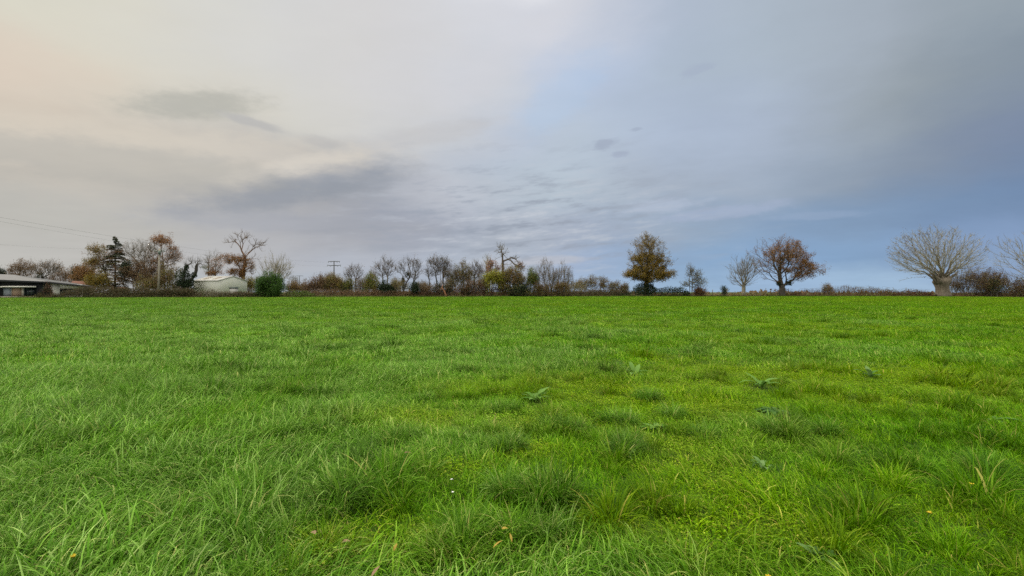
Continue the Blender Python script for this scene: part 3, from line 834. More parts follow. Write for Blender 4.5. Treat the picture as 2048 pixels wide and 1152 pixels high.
# --- far left, behind the house
plant('bare_tree', 'brown bare round tree behind the grey roofed house, left one of two', 'tree', 122, [[(46, 580), (46, 556)]], [(44, 540, 30, 17)], n=260, bf=.5, tr=.22, leaves=[(LF_DRY, 1300, .2)], tw=TW_BROWN, seed=1)
plant('bare_tree', 'bare dark twiggy tree with an ivy covered trunk behind the house', 'tree', 120, [[(82, 580), (84, 552)]], [(95, 538, 30, 16)], n=260, bf=.5, tr=.22, bark=BARK_DARK, tw=TW_DARK, leaves=[(LF_DRY, 500, .2)], seed=2, ivy=[(80, 556, 7, 13, 700)])
bush('bare_thicket', 'low thicket of bare purple brown trees above the house roof', 128, [(125, 553, 22, 14), (150, 556, 20, 12)], LF_DRY, 1300, .22, n=260, stems=8, tw=TW_BROWN, seed=3, twig=(3, 1.2), cat='thicket')
bush('bare_thicket', 'low brown thicket directly behind the grey roof ridge', 126, [(40, 556, 30, 12), (85, 560, 30, 10)], LF_DRY, 1700, .2, n=240, stems=9, tw=TW_BROWN, seed=92, cat='thicket')
bush('dark_evergreen', 'small dark evergreen at the far left edge of the field behind the roof', 124, [(-2, 549, 12, 12)], LF_IVY, 1500, .22, seed=4, tw=TW_DARK, cat='tree')
plant('brown_leaved_tree', 'rust brown leaved tree left of the tall conifer', 'tree', 112, [[(170, 580), (170, 562)]], [(168, 552, 22, 20)], n=220, tr=.2, leaves=[(LF_BROWN, 2600, .2)], seed=5)
bush('dark_evergreen', 'dark pointed evergreen rising behind the rust brown tree', 116, [(157, 548, 10, 16)], LF_IVY, 900, .22, seed=6, tw=TW_DARK, cat='tree')
plant('birch', 'birch with golden leaf clumps leaning beside the tall conifer', 'tree', 103, [[(221, 585), (217, 565), (209, 540), (200, 518), (195, 505)]], [(193, 503, 18, 13), (188, 528, 18, 14), (206, 525, 20, 22)], n=230, tr=.16, bark=BARK_PALE, tw=TW_BROWN, wob=.2, twig=(3, 1.1), twdroop=.5,
      leaves=[(LF_YELLOW, 900, .19, [(192, 500, 16, 9), (186, 527, 14, 9)]), (LF_OLIVE, 900, .18), (LF_BROWN, 500, .18)], seed=7)
bush('golden_shrub', 'golden yellow shrub at the foot of the tall conifer', 101, [(198, 562, 20, 16), (186, 566, 12, 11)], [(LF_YELLOW, 1500, .2), (LF_OLIVE, 1300, .2)], 1, n=150, tw=TW_OLIVE, seed=8)
# conifer
def conifer(px, top, bot, D, half, label, seed):
    rs = np.random.RandomState(seed); np.random.seed(seed)
    b = W(px, bot, D); b[2] = float(height(b[0], D)); t = W(px, top, D); H = t[2]-b[2]; Rm = half/F*D
    root = thing('conifer', label, 'tree', tuple(map(float, b)))
    mb = MB(); mb.path([b-np.array([0, 0, .1]), b+np.array([.05, 0, H*.4]), t], [.24, .16, .02], 8); mb.build('trunk', BARK, root)
    mc = MB(); mats = [TW_BROWN, LF_SPRUCE, LF_DRY]
    z = H*.10
    while z < H*.985:
        f = z/H
        L_ = Rm*(1-f)**.62*(1.0 if f > .25 else .9)
        for k in range(rs.randint(4, 7)):
            a = rs.rand()*6.28; l = L_*(.6+.5*rs.rand()); 
            d = np.array([math.cos(a), math.sin(a), 0])
            p0 = b+np.array([0, 0, z+rs.randn()*.1]); p1 = p0+d*l*.5+np.array([0, 0, .06*l]); p2 = p0+d*l+np.array([0, 0, -.14*l+.1*(f > .7)*l])
            mc.m = 0; mc.tube([p0, p1], [p1, p2], [.045, .03], [.03, .01], 4)
            m = int(16+95*l*(.55+.45*(f > .55)))
            s = rs.rand(m)**.75
            c = np.where(s[:, None] < .5, p0+(p1-p0)*(s[:, None]*2), p1+(p2-p1)*(s[:, None]*2-1))
            side = np.array([-d[1], d[0], 0]); c = c+side*(rs.randn(m)*.20*l*(1-.4*s))[:, None]+np.array([0, 0, -1])*(np.abs(rs.randn(m))*.14)[:, None]
            dry = (rs.rand() < .6*(f < .8))
            mc.m = 2 if dry else 1
            mc.leaves(c, .24, .35, droop=tuple(d*1.2+np.array([0, 0, -.4])))
        z += H*(.030+.012*rs.rand())
    mc.build('crown', mats, root)
conifer(230, 471, 590, 104, 37, 'tall dark conifer with drooping tiers above the left hedge', 9)
bush('ivy_bush', 'narrow dark ivy column just right of the tall conifer', 102, [(252, 540, 7, 20)], LF_IVY, 900, .22, seed=10, tw=TW_DARK, stems=2)
plant('bare_tree', 'tall bare grey birch between the conifer and the utility pole', 'tree', 106, [[(292, 588), (290, 545), (288, 520)]], [(276, 500, 28, 18), (300, 505, 22, 22), (268, 520, 22, 20), (296, 525, 30, 20)], n=420, bf=.5, tr=.18, bark=BARK_PALE, tw=TW_GREY, twig=(4, 1.3), twdroop=.5, leaves=[(LF_DRY, 500, .17)], seed=11)
plant('birch', 'birch with orange leaf clusters behind the concrete utility pole', 'tree', 104, [[(330, 588), (328, 540), (324, 505), (322, 485)]], [(322, 482, 19, 12), (343, 510, 16, 20), (325, 520, 24, 26), (352, 518, 14, 14)], n=360, tr=.17, bark=BARK_PALE, tw=TW_BROWN, twig=(3, 1.2), twdroop=.6,
      leaves=[(LF_ORANGE, 800, .17, [(324, 480, 20, 13), (342, 490, 10, 10)]), (LF_ORANGE, 900, .16), (LF_DRY, 700, .16)], seed=12)
bush('brown_thicket', 'broad reddish brown thicket left of the utility pole', 103, [(270, 548, 30, 26), (297, 552, 28, 30)], [(LF_DRY, 3200, .2), (LF_RUST, 1200, .18)], 1, n=330, stems=9, tw=TW_BROWN, seed=13, twig=(4, 1.1), cat='thicket')
bush('brown_thicket', 'olive brown thicket right of the utility pole', 100, [(335, 560, 26, 26), (305, 570, 30, 18)], [(LF_OLIVE, 1800, .2), (LF_DRY, 1800, .2)], 1, n=300, stems=8, tw=TW_OLIVE, seed=14, twig=(4, 1.0), cat='thicket')
plant('ivy_clad_tree', 'dark ivy smothered tree forked in a V left of the white shed', 'tree', 97, [[(366, 590), (367, 565), (368, 545), (372, 530)], [(368, 585), (376, 568), (390, 548), (394, 540)]], [(385, 525, 12, 10), (398, 528, 10, 12), (372, 528, 6, 8)], n=60, tr=.3, bark=BARK_DARK, tw=TW_DARK, free=.8, bf=.2, wob=.3,
      ivy=[(367, 560, 12, 26, 2600), (362, 570, 10, 18, 900), (380, 565, 9, 10, 700), (388, 550, 5, 6, 300), (373, 535, 4, 8, 250), (378, 578, 14, 12, 900)], seed=15)
plant('sparse_tree', 'thin tree with scattered orange leaves behind the white shed roof', 'tree', 116, [[(418, 588), (418, 545), (416, 520)], [(430, 588), (430, 540), (432, 515)]], [(417, 527, 14, 24), (434, 522, 12, 22), (428, 540, 20, 14)], n=220, tr=.14, bark=BARK_PALE, tw=TW_GREY, leaves=[(LF_ORANGE, 500, .17, [(434, 530, 16, 20)]), (LF_GREEN, 160, .17, [(412, 540, 10, 12)]), (LF_ORANGE, 500, .18, [(430, 550, 18, 8)])], seed=16)
# dead topped oak
plant('dead_topped_oak', 'tall oak with bare antler limbs and brown lower leaves behind white shed', 'tree', 112, [[(487, 592), (487, 565), (486, 548), (489, 530), (490, 513)]],
      [(460, 518, 22, 10), (475, 545, 24, 9), (488, 525, 14, 20), (502, 535, 12, 16), (480, 475, 30, 12, .5), (515, 488, 16, 14, .5)],
      limbs=[[(490, 513), (483, 502), (480, 493), (470, 482), (458, 485), (446, 486)], [(483, 502), (481.5, 488), (484, 480), (480, 473), (472, 466.5), (467, 463)], [(484, 480), (489, 477), (499, 473), (502, 468)],
             [(470, 482), (464, 474), (459, 470)], [(480, 473), (483, 465), (482, 461)], [(489, 477), (490, 469), (493, 464)], [(490, 515), (492, 510), (499, 501), (506.5, 493), (516, 491.5), (522, 484), (527, 475)], [(522, 484), (530, 484.5)], [(516, 491.5), (521, 499), (527, 504)],
             [(506.5, 493), (499, 484), (499, 478)], [(488, 522), (503, 516.5), (513, 516.5), (518, 527), (517.5, 541)], [(503, 516), (513, 509), (505, 502)], [(486, 548), (480, 540), (472, 527), (467.5, 521), (455, 518)], [(487, 555), (476, 548), (462, 546)], [(516, 491), (525, 491), (538, 493)], [(486, 512), (489, 500), (488, 490)], [(458, 485), (452, 481)], [(470, 482), (461, 490), (459, 495)]],
      n=230, bf=.25, tr=.46, tip=.024, wob=.3, twig=(3, .9), sub=2, bark=BARK_RED, tw=TW_BROWN, free=.7,
      leaves=[(LF_BROWN, 1100, .2, [(458, 517, 22, 10), (475, 520, 14, 12)]), (LF_BROWN, 700, .2, [(474, 547, 26, 9)]), (LF_BROWN, 800, .2, [(490, 535, 16, 24)])], seed=17, flare=1.25)
plant('bare_fan_tree', 'pale bare fan shaped tree right of the dead topped oak', 'tree', 104, [[(545, 590), (546, 576)]], [(552, 535, 34, 31), (558, 545, 30, 24)], n=420, bf=.75, tr=.28, tip=.016, bark=BARK_PALE, tw=TW_PALE, wob=.12, twig=(3, 1.0), up=.5, seed=18, shell=.6)
bush('dark_green_thicket', 'dim green brown growth at the foot of the dead topped oak', 108, [(500, 570, 18, 16)], LF_OLIVE, 1500, .2, n=120, seed=19, tw=TW_BROWN)
bush('round_evergreen_shrub', 'glossy dark green rounded shrub beside the white shed', E_(538)+1, [(538, 571, 25, 24), (530, 575, 17, 20), (548, 576, 16, 18)], LF_EVER, 9500, .19, n=160, stems=5, tw=TW_DARK, seed=20, shell=.28)
bush('bare_bush', 'small grey bare tree behind the orange scrub, near the distant small pole', 150, [(588, 562, 14, 14)], None, 0, n=150, seed=21, tw=TW_GREY, cat='tree')
bush('orange_scrub', 'low orange yellow scrub right of the round dark green shrub', 104, [(592, 576, 24, 9), (610, 578, 14, 7)], [(LF_YELLOW, 700, .18), (LF_DRY, 1500, .18)], 1, n=160, stems=8, tw=TW_OLIVE, seed=22)
bush('brown_thicket', 'low dark brown thicket left of the T shaped utility pole', 101, [(628, 574, 22, 14), (645, 570, 18, 17)], [(LF_DRY, 1800, .18), (LF_RUST, 900, .18)], 1, n=300, stems=9, tw=TW_BROWN, seed=23, twig=(4, .9), cat='thicket')
bush('ochre_thicket', 'ochre topped bushy thicket in front of the T shaped utility pole', 101, [(664, 568, 20, 20), (676, 572, 14, 16)], [(LF_OLIVE, 1400, .18), (LF_YELLOW, 500, .17), (LF_DRY, 1600, .18)], 1, n=320, stems=9, tw=TW_OLIVE, seed=24, twig=(4, .9), cat='thicket')
bush('bare_bush', 'pale bare twigs around the foot of the T shaped pole', 112, [(664, 556, 14, 14)], None, 0, n=150, seed=25, tw=TW_PALE, stems=4)
bush('dark_shrub', 'dark green shrub between the ochre thicket and the first slim tree', 101, [(694, 575, 12, 14)], [(LF_OLIVE, 900, .18), (LF_GREEN, 500, .18), (LF_IVY, 300, .2)], 1, n=110, seed=26, tw=TW_DARK)
plant('slim_tree', 'first slim bare tree right of the T shaped pole, with a flat dark top', 'tree', 103, [[(704, 592), (703, 570), (702, 552)], [(712, 592), (709, 570), (712, 552)]], [(708, 541, 19, 12), (716, 550, 14, 12), (699, 553, 14, 12)], n=170, bf=.35, tr=.13, bark=BARK, tw=TW_DARK, leaves=[(LF_DRY, 220, .15)], seed=27, free=.6, wob=.25)
bush('bare_bush', 'wispy pale brown shrub between two slim bare trees', 102, [(722, 572, 14, 18)], LF_DRY, 500, .16, n=150, seed=28, tw=TW_GREY)
bush('olive_shrub', 'yellow green upright shrub with dark crest, left of the ivy stump', 101, [(746, 570, 15, 20), (738, 562, 7, 14)], [(LF_OLIVE, 1500, .18), (LF_GREEN, 700, .18), (LF_YELLOW, 250, .17)], 1, n=150, seed=29, tw=TW_OLIVE)
bush('bare_bush', 'grey wispy tree top rising behind the yellow green upright shrub', 118, [(745, 550, 10, 12)], LF_DRY, 150, .16, n=80, seed=30, tw=TW_GREY, cat='tree')
plant('slim_tree', 'second slim bare tree, two stems rising above the ivy stump', 'tree', 104, [[(767, 592), (766, 565), (764, 545)], [(774, 592), (775, 565), (777, 542)]], [(770, 527, 16, 12), (781, 532, 12, 14), (756, 540, 10, 14), (770, 546, 18, 14)], n=240, bf=.4, tr=.13, bark=BARK_PALE, tw=TW_DARK, leaves=[(LF_DRY, 260, .15)], seed=31, free=.55)
bush('ivy_stump', 'large black green ivy mass below the second slim tree', 100, [(769, 576, 8, 13), (779, 583, 6, 9)], LF_IVY, 2300, .2, seed=32, tw=TW_DARK, stems=3, n=60, shell=.3)
bush('bare_bush', 'pale tangled shrub right of the ivy stump', 101, [(792, 574, 14, 16)], [(LF_DRY, 500, .16), (LF_OLIVE, 500, .17)], 1, n=150, seed=33, tw=TW_PALE)
plant('slim_tree', 'third slim tree, tallest of the row, with a mistletoe ball and leaning stem', 'tree', 103, [[(804, 592), (810, 572), (818, 558), (822, 545)], [(829, 592), (828, 565), (833, 545)]], [(820, 525, 14, 11), (833, 535, 13, 15), (803, 537, 12, 15), (824, 550, 18, 14)], n=270, bf=.4, tr=.15, bark=BARK_DARK, tw=TW_DARK, leaves=[(LF_DRY, 330, .15), (LF_IVY, 170, .15, [(816, 548, 3.4, 3)])], seed=34, free=.5, ivy=[(806, 567, 2.6, 15, 420)])
bush('ivy_stump', 'small round dark ivy bush on a stem right of the leaning tree', 100, [(830, 578, 6.5, 9)], LF_IVY, 1100, .2, seed=35, tw=TW_DARK, stems=1, n=40, shell=.3)
bush('bare_bush', 'low brown brambly shrub between the ivy bush and the twin crowned trees', 101, [(850, 580, 18, 11)], [(LF_DRY, 700, .17)], 1, n=160, seed=36, tw=TW_BROWN, stems=7)
plant('slim_tree', 'thin leafless sapling left of the twin crowned trees', 'tree', 103, [[(861, 592), (858, 560), (854, 540)]], [(854, 543, 8, 14), (862, 548, 8, 14)], n=80, tr=.1, bark=BARK_DARK, tw=TW_DARK, seed=37, free=.5)
plant('slim_tree', 'left of two trees with dense dark flat crowns in the centre', 'tree', 103, [[(876, 592), (874, 568), (871, 545)]], [(869, 527, 15, 11), (876, 540, 14, 14)], n=150, tr=.13, bark=BARK_DARK, tw=TW_DARK, leaves=[(LF_DRY, 330, .16), (LF_IVY, 200, .15)], seed=38, free=.65)
plant('slim_tree', 'right of two trees with dense dark flat crowns in the centre', 'tree', 103, [[(888, 592), (886, 565), (886, 542)], [(884, 580), (882, 560), (880, 545)]], [(889, 528, 15, 12), (892, 545, 15, 16)], n=210, tr=.14, bark=BARK_DARK, tw=TW_DARK, leaves=[(LF_DRY, 430, .16), (LF_IVY, 200, .15)], seed=39, free=.55)
bush('dark_shrub', 'dark brown shrub under the twin flat crowned trees', 101, [(877, 578, 12, 12), (897, 578, 9, 12)], [(LF_DRY, 600, .18), (LF_IVY, 700, .2)], 1, n=130, seed=40, tw=TW_BROWN)
plant('brown_leaved_tree', 'rounded tree with fine brown leaves right of the twin crowned trees', 'tree', 103, [[(928, 592), (926, 568)], [(914, 592), (910, 572)]], [(926, 545, 19, 22), (908, 556, 15, 18), (930, 562, 16, 18)], n=420, bf=.6, tr=.15, tw=TW_OLIVE, leaves=[(LF_OLIVE, 1200, .16), (LF_DRY, 1300, .16)], seed=41)
plant('bare_tree', 'grey black bare tree left of the lime yellow shrub', 'tree', 104, [[(945, 592), (948, 572), (950, 555)]], [(953, 537, 14, 15), (960, 548, 12, 12), (945, 550, 12, 12)], n=220, tr=.16, bark=BARK_DARK, tw=TW_DARK, leaves=[(LF_DRY, 260, .15)], seed=42, free=.5)
bush('brown_thicket', 'brown leafy undergrowth below the grey black bare tree', 101, [(935, 578, 22, 13), (962, 575, 14, 15)], [(LF_DRY, 1300, .18), (LF_RUST, 600, .17), (LF_IVY, 350, .2)], 1, n=240, seed=43, tw=TW_BROWN, stems=8, cat='thicket')
plant('bare_tree', 'pale slender ash standing far behind the lime yellow shrub', 'tree', 128, [[(975, 588), (974, 550), (973, 530)]], [(974, 525, 9, 16)], n=70, bf=.5, tr=.14, bark=BARK_PALE, tw=TW_PALE, seed=44, up=.6)
plant('orange_leaved_tree', 'narrow orange leaved tree top above the lime yellow shrub', 'tree', 107, [[(984, 590), (984, 550)]], [(983, 530, 8, 10), (979, 543, 9, 10), (992, 540, 7, 8)], n=130, tr=.12, leaves=[(LF_ORANGE, 750, .18)], seed=45)
bush('lime_shrub', 'bright lime yellow shrub in the middle of the hedgerow', 101, [(986, 556, 17, 14), (978, 562, 12, 10), (998, 560, 12, 16)], [(LF_LIME, 2600, .18), (LF_OLIVE, 700, .18)], 1, n=200, seed=46, tw=TW_OLIVE)
plant('dead_snag', 'dead grey tree with jagged bare limbs above the central thicket', 'tree', 108, [[(1006, 592), (1006, 560), (1005.5, 531), (1005, 509), (1002, 496), (1000, 488)]], [(1002, 500, 13, 12, .6), (1030, 518, 13, 8, .8), (1040, 532, 10, 9)],
      limbs=[[(1005, 509), (1013, 506), (1020, 505)], [(1003, 505), (997, 505), (988, 504.5)], [(1004, 513), (998, 514), (990.5, 519.5)], [(1006, 522), (1019, 519.5), (1029.6, 514), (1033, 511)], [(1007, 509), (1011, 515), (1017, 519)], [(1006, 528), (1016, 530), (1026, 527), (1024, 524)], [(1019, 519), (1027, 529), (1033.5, 536), (1046.5, 543)], [(1033.5, 536), (1041, 531), (1045, 526)], [(1002, 496), (1006, 490)], [(1002, 497), (995, 494)], [(1003, 500), (1008, 497)]],
      n=70, bf=.2, tr=.27, tip=.035, wob=.3, twig=(2, .9), sub=1, bark=BARK, tw=TW_GREY, free=.7, leaves=[(LF_BROWN, 260, .18, [(1040, 533, 9, 7)])], seed=47)
bush('brown_thicket', 'tall olive brown thicket around the dead grey tree', 102, [(1012, 562, 24, 26), (1038, 564, 20, 24), (1022, 548, 20, 16)], [(LF_OLIVE, 2600, .18), (LF_DRY, 2200, .18), (LF_BROWN, 600, .18)], 1, n=420, seed=48, tw=TW_OLIVE, stems=9, cat='thicket')
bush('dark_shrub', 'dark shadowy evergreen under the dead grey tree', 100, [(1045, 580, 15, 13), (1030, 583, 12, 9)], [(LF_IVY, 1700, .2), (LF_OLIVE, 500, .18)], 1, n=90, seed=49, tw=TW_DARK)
bush('green_shrub', 'leafy green shrub left of the tall bare coppiced stems', 102, [(1062, 556, 12, 16), (1068, 564, 9, 14)], [(LF_GREEN, 1300, .18), (LF_OLIVE, 700, .18)], 1, n=130, seed=50, tw=TW_OLIVE)
bush('coppiced_ash', 'tallest clump of bare upright coppiced stems right of green shrub', 103, [(1092, 542, 15, 26), (1078, 552, 13, 22), (1100, 560, 20, 22)], LF_DRY, 420, .15, n=230, stems=7, tw=TW_GREY, bf=.8, seed=51, up=.55, tip=.016, tr=.13, twig=(3, 1.3), cat='tree')
bush('coppiced_ash', 'right hand clump of bare coppiced stems spreading over the hedge', 103, [(1126, 550, 20, 25), (1112, 560, 18, 22), (1136, 562, 14, 20)], LF_DRY, 420, .15, n=240, stems=7, tw=TW_GREY, bf=.8, seed=52, up=.5, tip=.016, tr=.13, twig=(3, 1.3), cat='tree')
bush('brown_thicket', 'rusty brown undergrowth at the foot of the coppiced stems', 101, [(1085, 578, 20, 13), (1120, 577, 20, 15)], [(LF_DRY, 1700, .17), (LF_OLIVE, 900, .17), (LF_RUST, 500, .17)], 1, n=260, stems=9, tw=TW_OLIVE, seed=53, cat='thicket')
for i, (x, y, rx, ry, lab) in enumerate([(1164, 571, 12, 14, 'first low rounded bare bush right of the coppiced stems'), (1184, 568, 12, 17, 'tallest of the low rounded bare bushes left of the ochre oak'), (1206, 570, 11, 15, 'reddish low rounded bush, third right of the coppiced stems'),
                                         (1228, 575, 12, 11, 'low rounded bare bush two places left of the ochre oak'), (1248, 578, 9, 8, 'smallest low bare bush, just left of the ochre oak')]):
    bush('bare_bush', lab, 124, [(x, y, rx, ry)], [(LF_OLIVE, 450, .17), (LF_DRY, 500, .17)], 1, n=190, stems=5, tw=TW_GREY if i != 2 else TW_BROWN, bf=.6, seed=54+i, up=.3, group='low bare bushes left of the ochre oak')
bush('bare_thicket', 'wispy tan thicket behind the first slim tree of the row', 114, [(690, 574, 22, 13)], [(LF_DRY, 350, .16), (LF_OLIVE, 150, .16)], 1, n=230, stems=6, tw=TW_PALE, seed=101, bf=.7, up=.4, cat='thicket')
bush('bare_thicket', 'wispy tan thicket behind the yellow green upright shrub', 114, [(733, 573, 18, 14)], [(LF_DRY, 300, .16), (LF_OLIVE, 250, .16)], 1, n=230, stems=6, tw=TW_PALE, seed=102, bf=.7, up=.4, cat='thicket')
bush('bare_thicket', 'wispy olive thicket behind the leaning ivied stem', 114, [(798, 572, 22, 15)], [(LF_DRY, 300, .16), (LF_OLIVE, 300, .16)], 1, n=230, stems=6, tw=TW_PALE, seed=103, bf=.7, up=.4, cat='thicket')
bush('bare_thicket', 'wispy grey thicket behind the thin leafless sapling', 114, [(848, 574, 18, 12)], [(LF_DRY, 350, .16), (LF_OLIVE, 150, .16)], 1, n=230, stems=6, tw=TW_GREY, seed=104, bf=.7, up=.4, cat='thicket')
bush('bare_thicket', 'wispy brown thicket between flat crowned trees and rounded brown tree', 114, [(900, 568, 20, 18)], [(LF_DRY, 500, .16), (LF_OLIVE, 300, .16)], 1, n=230, stems=6, tw=TW_PALE, seed=105, bf=.7, up=.4, cat='thicket')
bush('bare_thicket', 'wispy brown thicket just left of the lime yellow shrub', 114, [(958, 566, 22, 20)], [(LF_DRY, 500, .16), (LF_OLIVE, 350, .16)], 1, n=230, stems=6, tw=TW_GREY, seed=106, bf=.7, up=.4, cat='thicket')
bush('bare_thicket', 'wispy tan thicket between the coppiced stems and low rounded bushes', 114, [(1150, 574, 22, 13)], [(LF_DRY, 300, .16), (LF_OLIVE, 300, .16)], 1, n=230, stems=6, tw=TW_PALE, seed=107, bf=.7, up=.4, cat='thicket')
# ochre oak
plant('ochre_oak', 'broad oak with ochre leaves, dense below and thin on top', 'tree', 105, [[(1293, 592), (1293, 576), (1294, 556), (1297, 530), (1299, 500)]], [(1300, 549, 54, 15), (1298, 526, 47, 22), (1296, 500, 38, 26), (1298, 482, 22, 16)],
      limbs=[[(1294, 560), (1275, 545), (1262, 520), (1255, 505)], [(1294, 552), (1283, 525), (1275, 495), (1272, 482)], [(1295, 552), (1312, 530), (1325, 505), (1328, 485)], [(1294, 562), (1320, 552), (1340, 548)], [(1294, 564), (1270, 556), (1250, 550)]],
      n=560, bf=.4, tr=.5, tip=.018, bark=BARK_DARK, tw=TW_DARK, wob=.22, twig=(3, .8), free=.25, shell=.4,
      leaves=[(LF_OCHRE, 7800, .2, [(1300, 549, 56, 17)]), (LF_OCHRE, 3600, .19, [(1299, 523, 48, 16)]), (LF_OCHRE, 4000, .17, [(1297, 495, 42, 36)])], ivy=[(1289, 579, 23, 12, 3000), (1296, 567, 11, 13, 900)], seed=60, flare=1.3)
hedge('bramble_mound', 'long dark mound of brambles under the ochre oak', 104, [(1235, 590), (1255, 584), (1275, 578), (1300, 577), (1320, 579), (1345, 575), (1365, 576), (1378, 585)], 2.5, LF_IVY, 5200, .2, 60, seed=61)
plant('sparse_tree', 'small sparse tree between the ochre oak and the fence posts', 'tree', 104, [[(1384, 592), (1384, 568), (1386, 545)]], [(1391, 552, 14, 17), (1395, 566, 17, 12), (1372, 570, 10, 8)], n=170, tr=.11, bark=BARK, tw=TW_DARK, leaves=[(LF_IVY, 170, .17), (LF_OLIVE, 600, .17)], seed=62, up=.4)
plant('slim_tree', 'leafless sapling beside the small sparse tree right of the ochre oak', 'tree', 104.5, [[(1380, 592), (1379, 560), (1381, 535)]], [(1380, 542, 9, 13)], n=60, bf=.6, tr=.08, tw=TW_GREY, bark=BARK_PALE, seed=63, up=.8)
bush('rusty_shrub', 'small rust red shrub near the fence, right of the sparse tree', 104, [(1399, 584, 10, 7)], [(LF_RUST, 900, .16), (LF_BROWN, 300, .16)], 1, n=90, seed=64, tw=TW_BROWN)
bush('dark_evergreen', 'tiny dark pointed evergreen by the fence posts', 106, [(1449, 584, 3.6, 6), (1448, 579, 1.8, 4)], LF_IVY, 500, .16, n=30, stems=1, seed=65, tw=TW_DARK)
plant('pollard', 'pale bare pollard leaning beside the russet oak', 'tree', 107, [[(1488, 593), (1487, 574)]], [(1482, 546, 31, 30), (1500, 530, 22, 28), (1490, 540, 28, 34)], limbs=[[(1486, 576), (1476, 566), (1464, 556)], [(1487, 575), (1490, 556), (1497, 530)], [(1487, 575), (1483, 555), (1482, 535)], [(1489, 575), (1500, 562), (1512, 552)]],
      n=430, bf=.75, tr=.42, tip=.017, bark=BARK_PALE, tw=TW_GREY, wob=.12, twig=(3, .9), up=.5, seed=66, shell=.55, free=.7)
plant('russet_oak', 'wide russet brown oak forking low into two limbs with dark burrs', 'tree', 107, [[(1564, 593), (1564, 576), (1562, 570)]], [(1568, 512, 55, 34), (1608, 540, 40, 18), (1531, 526, 33, 27), (1575, 500, 42, 24), (1548, 558, 26, 8, .6), (1590, 566, 26, 7, .5)],
      limbs=[[(1563, 572), (1557, 562), (1553, 545), (1548, 525), (1535, 510)], [(1565, 573), (1574, 566), (1573, 550), (1566, 530), (1560, 505)], [(1574, 560), (1590, 548), (1610, 540)], [(1573, 545), (1590, 525), (1602, 505)], [(1553, 548), (1535, 535), (1518, 530)], [(1576, 562), (1600, 555), (1632, 552)], [(1552, 540), (1556, 520), (1562, 490)], [(1556, 556), (1540, 550), (1522, 548)]],
      n=760, bf=.4, tr=.62, tip=.017, bark=BARK_DARK, tw=TW_BROWN, wob=.2, twig=(3, .9), free=.5, shell=.4,
      leaves=[(LF_BROWN, 4800, .18, [(1606, 530, 50, 28)]), (LF_BROWN, 2600, .17, [(1575, 505, 48, 26)]), (LF_BROWN, 2200, .16)], ivy=[(1558, 566, 5, 5.5, 420), (1577, 566, 6.5, 5, 480)], seed=67, flare=1.2)
hedge('bramble_hedge', 'reddish bramble bank between the russet oak and the great pollard', lambda p: edge(p)+2, [(1575, 588), (1600, 583), (1612, 579), (1640, 580), (1660, 577), (1690, 573), (1715, 576), (1745, 578), (1775, 581), (1800, 584), (1815, 581), (1835, 580), (1850, 584), (1865, 586)], 2.2, LF_RUST, 9000, .17, 240, seed=68, cane_mat=TW_OLIVE)
hedge('bramble_arch', 'long green bramble shoots arching above the reddish bank', lambda p: edge(p)+1.5, [(1690, 577), (1720, 577), (1750, 576), (1790, 581)], 2., LF_OLIVE, 520, .15, 70, seed=69, cat='bramble', cane_mat=TW_OLIVE, ragged=.7)
bush('pale_shrub', 'pale pinkish bare shrub at the left end of the reddish bramble bank', 107, [(1655, 578, 10, 9)], [(LF_DRY, 350, .15), (LF_ORANGE, 150, .14)], 1, n=140, seed=70, tw=TW_PALE)
# great pollard
gl = []
rs = np.random.RandomState(5)
for a, l in [(-94, 88), (-80, 96), (-66, 95), (-52, 95), (-38, 90), (-25, 90), (-12, 92), (2, 95), (14, 96), (26, 98), (38, 100), (50, 98), (62, 92), (74, 84), (86, 78), (96, 60)]:
    sx = 1883+a*.15; sy = 559
    p = [(sx, sy)]
    for f in (.22, .5, .78):
        aa = R(a*(.75+.3*f)); p.append((sx+math.sin(aa)*l*f*.92-3*f, sy-math.cos(aa)*l*f*1.0))
    gl.append(p)
plant('great_pollard', 'huge bare pollard with a squat thick trunk and fan of pale poles', 'tree', 107, [[(1884, 594), (1884, 576), (1883, 561)]], [(1874, 502, 88, 53, 1.5), (1872, 522, 95, 34, .8)], limbs=gl, bole=[(1886, 595, 13.5), (1886, 588, 11.5), (1885, 578, 10.5), (1884, 570, 11.5), (1883, 563, 14.5), (1883, 559, 13), (1882, 556, 7)],
      n=1750, bf=.7, tr=.62, tip=.0155, bark=BARK_PALE, tw=TW_PALE, wob=.10, twig=(3, .85), sub=2, up=.1, seed=71, shell=.38, lob=.025, free=.9, leaves=[(LF_RUST, 330, .17, [(1825, 485, 48, 38)]), (LF_RUST, 110, .16)])
plant('bare_tree', 'bare pale tree cut off by the right edge of the photo', 'tree', 104, [[(2082, 592), (2082, 570)]], [(2088, 510, 78, 60)], n=620, bf=.75, tr=.5, tip=.017, bark=BARK_PALE, tw=TW_PALE, wob=.1, twig=(3, 1.0), seed=72, shell=.5, limbs=[[(2082, 570), (2060, 540), (2035, 510)], [(2082, 570), (2075, 530), (2065, 480)], [(2082, 570), (2095, 530), (2105, 480)], [(2082, 572), (2050, 555), (2025, 545)]])
bush('bare_thicket', 'pale grey brown bare thicket right of the great pollard trunk', 109, [(1935, 562, 30, 26), (1960, 560, 24, 22), (1915, 575, 20, 16)], LF_DRY, 3200, .16, n=520, stems=10, tw=TW_GREY, seed=73, twig=(4, 1.0), cat='thicket')
bush('brown_thicket', 'dense brown thicket with dark heart under the right edge tree', 106, [(1992, 564, 28, 26), (1975, 575, 22, 16)], [(LF_DRY, 1700, .17), (LF_OLIVE, 800, .17)], 1, n=480, stems=10, tw=TW_BROWN, seed=74, twig=(4, 1.0), cat='thicket')
